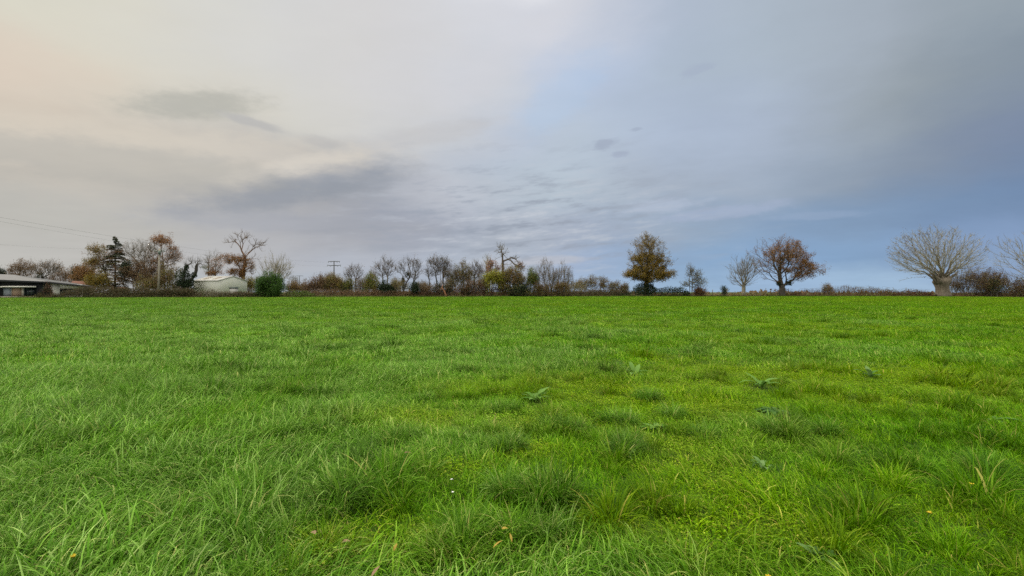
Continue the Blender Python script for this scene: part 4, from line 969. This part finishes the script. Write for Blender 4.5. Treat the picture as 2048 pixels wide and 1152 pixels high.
bush('dark_shrub', 'dark green brown shrub inside the dense thicket at far right', 105, [(1987, 572, 10, 16)], [(LF_IVY, 500, .18), (LF_OLIVE, 300, .17)], 1, n=80, seed=75, tw=TW_DARK)
bush('brown_thicket', 'olive brown thicket at the right end of the hedgerow', 105, [(2040, 573, 26, 20), (2070, 572, 24, 20)], [(LF_DRY, 1500, .17), (LF_RUST, 700, .17), (LF_OLIVE, 500, .17)], 1, n=320, stems=9, tw=TW_BROWN, seed=76, cat='thicket')
# hedges and banks along the field edge
hedge('bramble_hedge', 'dark bramble hedge in front of the house and the utility pole', lambda p: edge(p)+1.2, [(106, 593), (120, 589), (128, 584), (136, 580), (150, 578), (165, 576), (190, 577), (215, 575), (232, 578), (262, 578), (285, 578), (305, 581), (330, 580), (350, 578), (372, 577), (388, 582)], 2.4, LF_BRAMBLE, 15000, .19, 150, seed=80)
hedge('bramble_hedge', 'bramble hedge with brown humps in front of the white shed', lambda p: edge(p)+1.2, [(384, 588), (398, 587), (406, 581), (413, 586), (421, 579), (428, 580), (434, 586), (445, 584), (458, 586), (470, 584), (490, 585), (510, 586), (530, 587)], 2.2, LF_BRAMBLE, 5600, .17, 130, seed=81)
hedge('bramble_hedge', 'green bramble bank right of the round dark green shrub', lambda p: edge(p)+1.2, [(545, 588), (565, 585), (585, 581), (600, 582), (615, 585), (628, 589)], 2.2, LF_GREEN, 2400, .17, 60, seed=82)
hedge('hedge_bottom', 'dark brown hedge bottom from the ochre thicket to the ivy bush', lambda p: edge(p)+2.6, [(608, 585), (640, 580), (670, 579), (690, 583), (720, 581), (750, 582), (790, 583), (840, 584)], 2.2, LF_DRY, 7500, .19, 220, seed=83)
hedge('hedge_bottom', 'dark hedge bottom under the twin crowned trees and lime shrub', lambda p: edge(p)+2.6, [(838, 584), (880, 580), (905, 579), (930, 579), (980, 577), (1020, 575), (1055, 578)], 2.2, LF_RUST, 8500, .19, 240, seed=84)
hedge('hedge_bottom', 'dark bramble hedge left of the ochre oak below the bare bushes', lambda p: edge(p)+2.2, [(1050, 579), (1080, 580), (1110, 581), (1140, 583), (1175, 582), (1200, 580), (1225, 580), (1255, 582)], 2.2, LF_BRAMBLE, 8500, .19, 240, seed=85)
hedge('bracken_patch', 'orange bracken glowing under the slim bare trees', lambda p: edge(p)+3.4, [(682, 585), (692, 582), (700, 585), (720, 584), (735, 583), (752, 584), (770, 586), (800, 584), (818, 583), (850, 584), (870, 587)], 1.2, LF_ORANGE, 2300, .17, 0, seed=86, cat='bracken')
hedge('hedge_bottom', 'brown bramble hedge below the thickets at far right', lambda p: edge(p)+.9, [(1895, 587), (1915, 585), (1945, 583), (1975, 582), (2010, 581), (2050, 580), (2090, 580)], 2.2, LF_DRY, 7500, .18, 160, seed=87)
hedge('scrub_bank', 'pale straw coloured scrub between the sparse tree and the russet oak', lambda p: edge(p)+3, [(1385, 588), (1420, 586), (1440, 587), (1470, 586), (1500, 587), (1530, 585), (1552, 586), (1580, 587)], 2., LF_OLIVE, 2300, .17, 120, seed=88, cat='scrub', cane_mat=TW_PALE)
hedge('hedge_bottom', 'dark scrub around the foot of the russet oak', lambda p: edge(p)+3.5, [(1530, 587), (1545, 583), (1556, 579), (1580, 580), (1592, 586)], 1.8, LF_DRY, 900, .18, 40, seed=89)
bush('red_shrub', 'dark red leaved shrub against the black cladding of the house', 87, [(95, 579, 5, 11), (98, 585, 6, 6)], [(LF_RUST, 420, .14), (LF_IVY, 300, .14)], 1, n=60, stems=2, seed=90, tw=TW_DARK, twig=(2, .3), sub=1)
bush('low_shrub', 'low olive shrub at the foot of the house plinth', 86.2, [(82, 591, 10, 3), (104, 592, 8, 2.5)], [(LF_BRAMBLE, 420, .13)], 1, n=50, stems=5, seed=91, tw=TW_BROWN, twig=(2, .25), sub=1)
# far woods on the horizon
np.random.seed(9)
mb = MB(); rs = np.random.RandomState(9)
c = rs.uniform(-200, 2250, 9000); d = rs.uniform(380, 520, 9000); xw = (c-1024)/F*d; g = height(xw, d)
hh = 2.2+4.5*fbm(xw, d, 31, 40, 3)**2*2
pts_ = np.stack([xw, d, g+hh*rs.rand(9000)], 1)
mb.leaves(pts_, 2.4, .8)
mb.build('distant_woods', LF_DRY, label='dim far woods along the horizon behind the hedgerow', cat='woods', kind='stuff')
# rough grass along the hedge foot
n = 26000
rs = np.random.RandomState(8)
c = rs.uniform(-120, 2170, n); d = np.interp(c, np.linspace(-300, 2350, 60), [edge(v) for v in np.linspace(-300, 2350, 60)])+rs.rand(n)**1.2*4.2-.5
xw = (c-1024)/F*d; g = height(xw, d)
Hh = (.18+.42*rs.rand(n))*(.6+.9*fbm(xw, d, 33, 4, 3)); a = rs.rand(n)*6.28; ln = Hh*(.2+.6*rs.rand(n))
A = np.stack([xw, d, g-.03], 1); T = A+np.stack([np.cos(a)*ln, np.sin(a)*ln, Hh], 1); M = (A+T)/2+np.array([0, 0, .1])*Hh[:, None]
wv = np.stack([-np.sin(a+.6), np.cos(a+.6), a*0], 1)*.022
V = np.stack([A-wv, A+wv, M+wv*.8, M-wv*.8, T], 1).reshape(-1, 3); b = np.arange(n)*5
LF_VERGE = leaf_mat('verge_grass', [(.035, .055, .012), (.06, .085, .014), (.10, .09, .03), (.15, .12, .05), (.05, .045, .02)])
me = mesh_from('verge_grass', V, [np.stack([b, b+1, b+2, b+3], 1), np.stack([b+3, b+2, b+4], 1)], {'rnd': np.tile(np.clip(fbm(xw, d, 36, 6, 3)*.8+rs.randn(n)*.2, 0, 1), 2)})
obj('verge_grass', me, LF_VERGE, label='rough straw and green grass along the foot of the hedge', cat='grass', kind='stuff')
# ------------------------------------------------------------------ house, shed, poles, wires, posts
ROOF_L = surf_mat('zinc_roof_light', (.10, .10, .10), (.135, .135, .135), 1.2, .45, .05, spec=.4)
ROOF_D = surf_mat('zinc_roof_dark', (.045, .048, .05), (.06, .064, .067), 1.2, .5, .05, spec=.4)
FASCIA = surf_mat('fascia_black', (.02, .021, .022), (.035, .036, .037), 4, .6)
CLAD_AND_SHADE = surf_mat('black_cladding_and_end_shade', (.012, .012, .014), (.026, .026, .03), 3, .7, .4, stripes=('X', 6))
WHITE_R = surf_mat('white_render', (.72, .69, .61), (.78, .75, .68), 1.5, .9, .05)
PANEL = surf_mat('panel_blue_grey', (.34, .37, .41), (.40, .43, .47), 2, .5)
TAN = surf_mat('panel_tan', (.38, .26, .18), (.45, .32, .23), 2, .6)
CREAM = surf_mat('frame_cream', (.38, .34, .28), (.46, .42, .35), 2, .7)
GLASS = surf_mat('dark_glass', (.012, .018, .018), (.03, .04, .04), 1, .12, spec=.6)
FRAME_G = surf_mat('frame_green_grey', (.05, .075, .065), (.07, .10, .09), 2, .5)
TILE = surf_mat('roof_tiles_terracotta', (.085, .032, .018), (.15, .062, .036), 2.2, .85, .5, stretch=(1, 1, 2), stripes=('Z', 4))
WALL_C = surf_mat('wall_cream', (.40, .35, .27), (.48, .43, .34), 1.5, .9)
def quadpoly(top, bot, name, mats, parent, sidemat=0):
    """closed prism between two matching polygons"""
    n = len(top); V = np.vstack([top, bot])
    mb = MB(); mb.m = 0
    T = [[0, i, i+1] for i in range(1, n-1)]; Bt = [[n, n+i+1, n+i] for i in range(1, n-1)]
    Qd = [[i, n+i, n+(i+1) % n, (i+1) % n] for i in range(n)]
    mb.add(V, None, T+Bt); mb.m = sidemat; mb.add(V, Qd, None)
    return mb.build(name, mats, parent)
hx = lambda px, D: (px-1024)/F*D
hz = lambda py, D: EYE+(HY-py)/F*D
class Front:
    """a building front turned by ang degrees, through the ground point seen at photo column px0"""
    def __init__(s, px0, D, ang):
        s.A = np.array([(px0-1024)/F*D, D]); s.n = np.array([-math.sin(R(ang)), math.cos(R(ang))])
    def xy(s, px, o=0.):
        t = (px-1024)/F; y = (s.A@s.n+o)/(t*s.n[0]+s.n[1]); return np.array([t*y, y])
    def pt(s, px, py, o=0.):
        q = s.xy(px, o); return np.array([q[0], q[1], hz(py, q[1])])
    def block(s, mb, px0, px1, pys, o0, o1, low=None):
        """px range on the front plane, (top left, top right) rows, bottom row or None for the ground, set back o0..o1 along the normal"""
        c = []
        for px, top in ((px0, pys[0]), (px1, pys[1])):
            q = s.xy(px); zt = hz(top, q[1]); zb = -.12 if low is None else hz(low, q[1])
            for o in (o0, o1): c.append((q+s.n*o, zb, zt))
        (a, ab, at_), (d, db, dt), (b, bb, bt), (e, eb, et_) = c
        mb.hexa(np.array([[*a, ab], [*b, bb], [*e, eb], [*d, db], [*a, at_], [*b, bt], [*e, et_], [*d, dt]]))
FR = Front(0, 85.5, 36)
hb = FR.xy(60)
house = thing('house', 'low black and white house with a shallow grey metal roof', 'house', (float(hb[0]), float(hb[1]), 0.))
mb = MB(); FR.block(mb, -90, 4, (558, 559.5), 0, 9); FR.block(mb, 4, 73, (559.5, 562.5), 0, 9, 574); FR.block(mb, 73, 99, (562.5, 564.6), 0, 9); FR.block(mb, 4, 73, (574, 574), .9, 9)
FR.block(mb, 165.05, 166, (569.6, 569.7), .36, 9); mb.build('clad_wall_and_end_shade', CLAD_AND_SHADE, house)  # this end block is the white wing's side, its shade painted in as black
mb = MB(); FR.block(mb, 99.05, 119, (565.2, 566.6), .3, 9); FR.block(mb, 119, 165, (566.6, 569.6), .3, 9, 577); FR.block(mb, 163.5, 165, (577, 577), .3, 9); FR.block(mb, 119, 163.5, (591.5, 591.5), .3, 9); mb.build('white_wall', WHITE_R, house)
mb = MB(); FR.block(mb, 119, 163.5, (577, 577), .5, .6, 591.5); w = mb.build('window', GLASS, house)
mb = MB()
for a in (119.05, 124, 134, 148): FR.block(mb, a, a+.9, (577.05, 577.05), .33, .499, 591.45)
FR.block(mb, 119.05, 163.4, (577.05, 577.05), .325, .498, 578)
fo = mb.build('frame', FRAME_G, None); fo.parent = w
for v in fo.data.vertices: v.co -= Vector(house.location)
mb = MB(); FR.block(mb, 5, 22, (575.8, 575.8), .25, .33, 591.6); mb.build('garage_panel', PANEL, house)
mb = MB(); FR.block(mb, 23.6, 41, (575.8, 575.8), .15, .3, 592); FR.block(mb, 41.5, 42.4, (575.8, 575.8), .15, .3, 592); mb.build('door', TAN, house)
mb = MB(); FR.block(mb, 43, 47.5, (575.8, 575.8), .1, .32, 592); FR.block(mb, 22.2, 23.4, (575.8, 575.8), .1, .32, 592); mb.build('door_frame', CREAM, house)
mb = MB(); FR.block(mb, 47.6, 72.8, (575.8, 575.8), .3, .36, 592); mb.build('glass_door', GLASS, house)
mb = MB()
for a in (47.7, 55, 62): FR.block(mb, a, a+1.2, (575.9, 575.9), .22, .299, 592)
mb.build('glazing_bar', FRAME_G, house)
mb = MB(); FR.block(mb, 2, 73, (572, 572), -.55, -.003, 574.8); mb.build('awning', WHITE_R, house)
mb = MB(); FR.block(mb, -90, 73, (592.6, 592.6), -.35, -.004); mb.build('plinth', CREAM, house)
th = np.array([0, 0, -.3])
t1 = np.array([FR.pt(-95, 555.5, -.9), FR.pt(100, 563.4, -.9), FR.pt(26, 549.3, 11), FR.pt(-95, 545, 11)])
quadpoly(t1, t1+th, 'roof', [ROOF_L, FASCIA], house, 1)
t2 = np.array([FR.pt(100.05, 563.4, -.898), FR.pt(186, 572.6, -.6), FR.pt(166, 568.6, 9), FR.pt(26.2, 549.1, 11.02)])
quadpoly(t2, t2+th*.95, 'roof', [ROOF_D, FASCIA], house, 1)

def tiled(px0, px1, ridge, eave, D, label):
    fr = Front(px0, D, 42); m = fr.xy((px0+px1)/2)
    c = thing('tiled_house', label, 'house', (float(m[0]), float(m[1]), 0.))
    ze, zr = hz(eave, D), hz(ridge, D)
    mb = MB(); fr.block(mb, px0+3, px1-3, (eave, eave), .4, 6.4); mb.build('wall', WALL_C, c)
    a, b = fr.xy(px0), fr.xy(px1); u = b-a; n_ = fr.n
    P_ = lambda q, z: [q[0], q[1], z]
    A = [P_(a, ze), P_(b, ze), P_(b+n_*7, ze), P_(a+n_*7, ze)]; rg = [P_(a+u*.1+n_*3.5, zr), P_(b-u*.1+n_*3.5, zr)]
    V = np.array(A+rg+[[p[0], p[1], p[2]-.14] for p in A])
    mb = MB(); mb.add(V, [[0, 1, 5, 4], [2, 3, 4, 5], [0, 6, 7, 1], [1, 7, 8, 2], [2, 8, 9, 3], [3, 9, 6, 0], [9, 8, 7, 6]], [[1, 2, 5], [3, 0, 4]]); mb.build('roof', TILE, c)
tiled(138, 192, 561.5, 572, 103, 'house with a terracotta tiled roof behind the white walled wing')
tiled(221, 258, 573.5, 580.5, 108, 'low terracotta roof half hidden in scrub under the conifer')

# white metal shed
METAL = surf_mat('shed_white_metal', (.76, .75, .69), (.82, .81, .75), 1.2, .5, .25, spec=.4, stripes=('DIAGONAL', 5))
METAL_R = surf_mat('shed_white_roof', (.34, .33, .30), (.40, .39, .36), 1.2, .45, .2, spec=.4)
SKYL = surf_mat('skylight_tan', (.20, .16, .11), (.25, .20, .14), 2, .5)
th_ = R(75); gv = np.array([math.cos(th_), math.sin(th_), 0]); sv_ = np.array([-math.sin(th_), math.cos(th_), 0]); up_ = np.array([0, 0, 1.])
A0 = np.array([hx(436, 98), 98, 0.]); LG, LS, HE, HR = 7.6, 6.5, 3.45, 4.45
shed = thing('metal_shed', 'white metal shed with a low gable roof behind the bramble hedge', 'shed', tuple(map(float, A0)))
q = lambda g, s, z: A0+gv*g+sv_*s+up_*z
sec = [(0, -.1), (LG, -.1), (LG, HE), (LG/2, HR), (0, HE)]
f = [q(g, 0, z) for g, z in sec]; b = [q(g, LS, z) for g, z in sec]
mb = MB(); V = np.array(f+b); mb.add(V, [[0, 5, 9, 4], [1, 2, 7, 6], [0, 1, 6, 5]], [[0, 4, 3], [0, 3, 2], [0, 2, 1], [5, 8, 9], [5, 7, 8], [5, 6, 7]]); mb.build('wall', METAL, shed)
mb = MB()
for s_ in (0, 1):
    g0, g1 = ((-.2, LG/2) if s_ == 0 else (LG+.2, LG/2)); sl = (HR-HE)/(LG/2)
    z0 = HE-.2*sl; 
    pts4 = [q(g0, -.15, z0+.01), q(g1, -.15, HR+.01), q(g1, LS+.15, HR+.01), q(g0, LS+.15, z0+.01)]
    mb.hexa(np.array(pts4+[p+up_*.09 for p in pts4]))
rf = mb.build('roof', METAL_R, shed)
for k in (1.6, 4.2):
    sl = (HR-HE)/(LG/2); mb = MB()
    pts4 = [q(.9, k, HE+.9*sl+.1), q(2.7, k, HE+2.7*sl+.1), q(2.7, k+1.0, HE+2.7*sl+.1), q(.9, k+1.0, HE+.9*sl+.1)]
    mb.hexa(np.array(pts4+[p+up_*.03 for p in pts4])); sk = mb.build('skylight', SKYL, None); sk.parent = rf
    for v in sk.data.vertices: v.co -= Vector(shed.location)
mb = MB()
c0, c1 = 2.9, 5.0
mb.hexa(np.array([q(c0, -.05, 0), q(c1, -.05, 0), q(c1, -.004, 0), q(c0, -.004, 0), q(c0, -.05, 1.85), q(c1, -.05, 1.85), q(c1, -.004, 1.85), q(c0, -.004, 1.85)])); dr = mb.build('door', METAL_R, shed)
mb = MB(); mb.hexa(np.array([q(c0-.15, -.12, 1.86), q(c1+.15, -.12, 1.86), q(c1+.15, -.004, 1.86), q(c0-.15, -.004, 1.86), q(c0-.15, -.12, 2.06), q(c1+.15, -.12, 2.06), q(c1+.15, -.004, 2.06), q(c0-.15, -.004, 2.06)])); mb.build('lintel', FRAME_G, shed)

CONC = surf_mat('pole_concrete', (.20, .18, .14), (.28, .25, .20), 3, .9)
STEEL = surf_mat('pole_steel', (.05, .055, .06), (.09, .095, .10), 3, .6)
GREEN_ST = surf_mat('transformer_green', (.07, .10, .08), (.11, .14, .11), 3, .6)
INS = surf_mat('insulator_glass', (.10, .13, .12), (.16, .19, .18), 3, .3)
def pole_concrete(px, py, D):
    b = W(px, 590, D); b[2] = float(height(b[0], D)); top = hz(py, D)
    o = thing('utility_pole', 'pale concrete utility pole with a green crossarm, in front of the orange birch', 'pole', tuple(map(float, b)))
    x, y = b[0], b[1]
    mb = MB(); mb.path([(x-.12, y, b[2]-.2), (x, y, top*.5), (x+.08, y, top)], [.24, .19, .12], 8); mb.build('post', CONC, o)
    mb = MB(); mb.box((x-1.05, y-.08, top-.62), (x+1.1, y+.08, top-.46)); mb.build('crossarm', GREEN_ST, o)
    mb = MB(); mb.path([(x+.35, y-.35, top-1.25), (x+.35, y-.35, top-.5)], [.24, .24], 10); mb.build('transformer', GREEN_ST, o)
    for k in (-.9, -.3, .45, 1.0):
        mb = MB(); mb.path([(x+k, y, top-.455), (x+k, y, top-.3), (x+k, y, top-.2)], [.05, .09, .05], 6); mb.build('insulator', INS, o)
    return top
pole_concrete(318, 497, 96)
def pole_t(px, py, D, arms, label, ins=True):
    b = W(px, 590, D); b[2] = float(height(b[0], D)); top = hz(py, D); x, y = b[0], b[1]
    o = thing('utility_pole', label, 'pole', tuple(map(float, b)), 'grey poles of the overhead power line')
    mb = MB(); mb.path([(x, y, b[2]-.2), (x, y, top*.5), (x, y, top)], [.27, .22, .15], 8); mb.build('post', STEEL, o)
    for z, w, bow in arms:
        mb = MB(); mb.path([(x-w, y, top-z+bow*.1), (x-w*.5, y, top-z-bow*.12), (x+.01, y, top-z), (x+w*.5, y, top-z-bow*.12), (x+w, y, top-z+bow*.1)], [.09, .12, .14, .12, .09], 5); arm = mb.build('crossarm', STEEL, o)
        if ins:
            for s_ in (-1, -.55, .55, 1):
                mb = MB(); mb.path([(x+s_*w*.96, y, top-z-.07), (x+s_*w*.96, y, top-z-.4)], [.06, .09], 6); mb.build('insulator', INS, o)
    return top, x, y
tz, tx, ty = pole_t(668, 522.5, 155, [(.05, 1.9, 0), (1.35, 2.3, 1)], 'T shaped grey power pole with two crossarms behind the ochre thicket')
pole_t(599, 551.5, 300, [(.05, 2.1, 0)], 'small distant power pole above the orange scrub, single crossarm', False)
WIRE = surf_mat('wire_grey', (.22, .22, .225), (.27, .27, .275), 3, .7)
def wire(P, Q, sag, r, label, grp='overhead power line wires'):
    P = np.array(P); Q = np.array(Q); n = 40; t = np.linspace(0, 1, n)[:, None]
    C_ = P*(1-t)+Q*t; C_[:, 2] -= (4*sag*t*(1-t))[:, 0]
    mb = MB(); o = None
    mb.path(C_, r, 4, False)
    me = mb.mesh('power_line', True); ob = obj('power_line', me, WIRE, None, label, 'wire', grp)
# two upper wires run from the T pole towards the near left and leave the picture
wire((tx-1.8, ty, tz-.35), W(-60, 424, 52), 1.1, .011, 'upper overhead wire running from the T pole to the left edge')
wire((tx-2.2, ty, tz-1.7), W(-60, 432, 53), 1.2, .009, 'second overhead wire just below the top one at the left edge')
b1 = W(318, 501, 96)
wire(b1, W(-70, 484, 78), .35, .009, 'lowest wire at the left edge, ending at the concrete pole')

# fence posts
WOOD = surf_mat('fence_wood', (.14, .12, .09), (.24, .21, .16), 8, .95, .3, stretch=(1, 1, .2))
for i, (px, py, w, lab) in enumerate([(1425, 579, .07, 'first wooden fence post right of the rust red shrub'), (1454, 577.5, .08, 'tall wooden fence post beside the tiny dark evergreen'), (1470, 582, .06, 'short wooden fence post left of the pale pollard'),
                                      (1521, 577.5, .11, 'thick pale fence post between the pale pollard and russet oak'), (1531.5, 576, .05, 'thin dark fence post nearest the russet oak'), (1812, 575, .05, 'thin dark fence post left of the great pollard trunk')]):
    D = edge(px)+1.0; b = W(px, 590, D); b[2] = float(height(b[0], D)); top = hz(py, D)
    o = thing('fence_post', lab, 'post', tuple(map(float, b)), 'wooden posts along the right part of the hedgerow')
    mb = MB(); mb.path([(b[0], b[1], b[2]-.1), (b[0]+.02, b[1], top-.06), (b[0]+.02, b[1], top)], [w*1.1, w, w*.6], 7); mb.build('post', WOOD, o)
# broken trunk
o = thing('broken_trunk', 'split orange trunk leaning under the twin flat crowned trees', 'trunk', tuple(map(float, (*W(890, 590, 100)[:2], 0))))
mb = MB(); mb.path([W(893, 593, 100), W(888.5, 583, 100.2), W(884, 575, 100.4), W(886, 569, 100.5)], [.26, .2, .15, .05], 7); mb.path([W(884.5, 576, 100.4), W(881, 579, 100.2), W(880, 583, 100)], [.12, .09, .03], 6)
mb.build('wood', surf_mat('split_wood_orange', (.16, .07, .03), (.30, .15, .08), 5, .9, .4, stretch=(1, 1, .2)), o)
# ------------------------------------------------------------------ broad-leaved weeds, flowers and fallen leaves in the grass
DOCK = leaf_mat('dock_leaf', [(.06, .16, .018), (.10, .21, .03), (.15, .27, .055), (.08, .17, .024)], .3, .6, .1)
DOCK_GREY = leaf_mat('dock_leaf_grey', [(.06, .15, .025), (.10, .19, .045), (.15, .24, .08), (.07, .16, .03)], .25, .65, .1)
DOCK_DARK = leaf_mat('dock_leaf_dark', [(.03, .085, .012), (.045, .11, .018), (.065, .14, .024), (.035, .09, .014)], .25, .6, .1)
def broad_leaf(mb, o, az, L_, Wd, rise, bend, rnd):
    k = 7; c = np.array(o, float); d = np.array([math.cos(az), math.sin(az), 0]); s = np.array([-d[1], d[0], 0])
    V = []; ang = rise
    for i in range(k+1):
        t = i/k
        w = Wd*(.10 if t < .12 else math.sin(math.pi*min(1, (t-.05)/.95)**.8)**.8)*.5
        if i == k: w = .002
        lift = .18*w+.02*Wd*math.sin(i*2.3+az*5)
        V += [c-s*w+np.array([0, 0, lift]), c+np.array([0, 0, -.1*w]), c+s*w+np.array([0, 0, lift])]
        c = c+(d*math.cos(ang)+np.array([0, 0, math.sin(ang)]))*L_/k; ang -= bend/k
    q = []
    for i in range(k):
        for j in (0, 1): q.append([3*i+j, 3*i+j+1, 3*i+j+4, 3*i+j+3])
    mb.add(np.array(V), q, None, np.full(len(q), rnd))
def dock(px, py, n, L_, Wd, mat, label, seed, name='dock_plant', rise=(.5, 1.1), az=None):
    rs = np.random.RandomState(seed); x, y = ground_pt(px, py); z = float(height(x, y))
    o = thing(name, label, 'weed', (float(x), float(y), z))
    mb = MB()
    for i in range(n):
        a = (i+rs.rand()*.6)*2*math.pi/n if az is None else az[0]+rs.rand()*(az[1]-az[0])
        broad_leaf(mb, (x+rs.randn()*.02, y+rs.randn()*.02, z+.02), a, L_*(.65+.6*rs.rand()), Wd*(.75+.4*rs.rand()), rs.uniform(*rise), rs.uniform(.6, 1.5), rs.rand())
    mb.build('leaf_rosette', mat, o, smooth=True)
dock(1074, 806, 11, .30, .085, DOCK, 'large broad leaved dock plant, the clearest weed in mid field', 1)
dock(1268, 751, 8, .34, .09, DOCK, 'far broad leaved weed above and right of the large dock plant', 4)
dock(1522, 775, 9, .34, .09, DOCK, 'green dock plant in the yellowish patch right of centre', 5)
dock(1548, 827, 12, .24, .08, DOCK_DARK, 'flat dark leaved weed on bare yellow turf at right', 6, rise=(.15, .5))
dock(1312, 858, 9, .18, .07, DOCK, 'low dock rosette beside a dark tussock right of centre', 7, rise=(.3, .8))
dock(1525, 938, 8, .12, .045, DOCK_GREY, 'pale grey leaved weed among yellowish turf at lower right', 9, rise=(.8, 1.3))
dock(408, 1122, 5, .13, .09, DOCK, 'round pale leaved plant at the lower left edge of the turf', 11, rise=(.6, 1.1))
dock(1742, 758, 7, .26, .08, DOCK_GREY, 'pale broad leaved weed far out at right', 12)
dock(1985, 842, 5, .26, .08, DOCK_GREY, 'flat greyish leaves near the right edge', 14, rise=(.15, .5))
dock(1640, 1128, 6, .14, .06, DOCK_GREY, 'grey green weed at the bottom of the field, right of centre', 16)
PETAL_Y = leaf_mat('petal_yellow', [(.42, .31, .01), (.52, .40, .02), (.46, .33, .015)], .2)
PETAL_W = leaf_mat('petal_white', [(.6, .6, .55), (.75, .75, .7)], .2)
STALK = leaf_mat('flower_stalk', [(.08, .14, .03), (.12, .18, .04)], .2)
def flower(px, py, h, r_, mat, name, label, cat, n, seed, group):
    rs = np.random.RandomState(seed); x, y = ground_pt(px, py+EYE*0); D = y; 
    x, y = x*(1-h/EYE), y*(1-h/EYE); z = float(height(x, y))
    o = thing(name, label, cat, (float(x), float(y), z), group)
    mb = MB(); mb.path([(x, y, z), (x+.01, y, z+h*.6), (x+.015, y-.01, z+h)], [.003, .0025, .002], 5); mb.build('stalk', STALK, o)
    mb = MB(); c = np.array([x+.015, y-.01, z+h])
    for k in range(n):
        a = k*2.399; rr = r_*(.55+.45*rs.rand()); d = np.array([math.cos(a), math.sin(a), .15+.5*rs.rand()]); e = np.array([-d[1], d[0], 0])*.28
        mb.add([c-e*rr*.3, c+d*rr*.6-e*rr, c+d*rr, c+d*rr*.6+e*rr, c+e*rr*.3], [[0, 1, 3, 4]], [[1, 2, 3]])
    mb.build('petals', mat, o)
for i, (px, py, lab) in enumerate([(1936, 972, 'yellow flower head by a dark hollow near the right edge'), (1850, 1027, 'yellow flower head among long grass at lower right'), (146, 1098, 'lone yellow flower head at lower left'), (1528, 1148, 'yellow flower head at the very bottom right of centre')]):
    flower(px, py, .13, .019, PETAL_Y, 'dandelion', lab, 'flower', 26, 20+i, 'yellow dandelion heads in the grass')
for i, (px, py, lab) in enumerate([(900, 956, 'white daisy left of centre, upper of two'), (902, 979, 'white daisy left of centre, lower of two')]):
    flower(px, py, .10, .014, PETAL_W, 'daisy', lab, 'flower', 16, 30+i, 'white daisies in the turf')
LEAF_Y = leaf_mat('fallen_leaf_yellow', [(.30, .21, .03), (.38, .28, .05)], .2)
LEAF_B = leaf_mat('fallen_leaf_brown', [(.18, .11, .06), (.25, .16, .09)], .2)
def fallen(px, py, L_, Wd, mat, label, seed, az, z_=.12, rise=.3):
    rs = np.random.RandomState(seed); x, y = ground_pt(px, py); x, y = x*(1-z_/EYE), y*(1-z_/EYE); z = float(height(x, y))+z_
    o = thing('fallen_leaf', label, 'leaf', (float(x), float(y), z), 'dry leaves lying in the grass')
    mb = MB(); broad_leaf(mb, (x, y, z), az, L_, Wd, rise, .8, rs.rand()); mb.build('leaf_blade', mat, o, smooth=True)
fallen(1003, 1054, .045, .03, LEAF_Y, 'small yellow leaf just below the central tussocks', 40, .2)
fallen(986, 1088, .075, .014, LEAF_Y, 'slanting yellow grass leaf at the bottom centre', 41, .7, rise=.6)
fallen(1024, 1078, .055, .014, LEAF_Y, 'short upright yellow leaf right of the slanting yellow one', 42, 1.9, rise=1.0)
fallen(788, 1092, .05, .018, LEAF_Y, 'yellow leaf in the pale turf left of bottom centre', 43, 1.4, rise=.8)
fallen(684, 1076, .05, .035, LEAF_B, 'pinkish brown leaf on the pale turf, left of bottom centre', 44, .4)
fallen(631, 1060, .05, .032, LEAF_B, 'pale brown leaf furthest left among the fallen leaves', 45, 2.4)
fallen(743, 1146, .07, .02, LEAF_B, 'tan leaf at the bottom edge, left of centre', 46, 1.1, rise=.7)
fallen(808, 908, .07, .04, LEAF_B, 'brown leaf at the foot of a tussock left of centre', 47, .1)
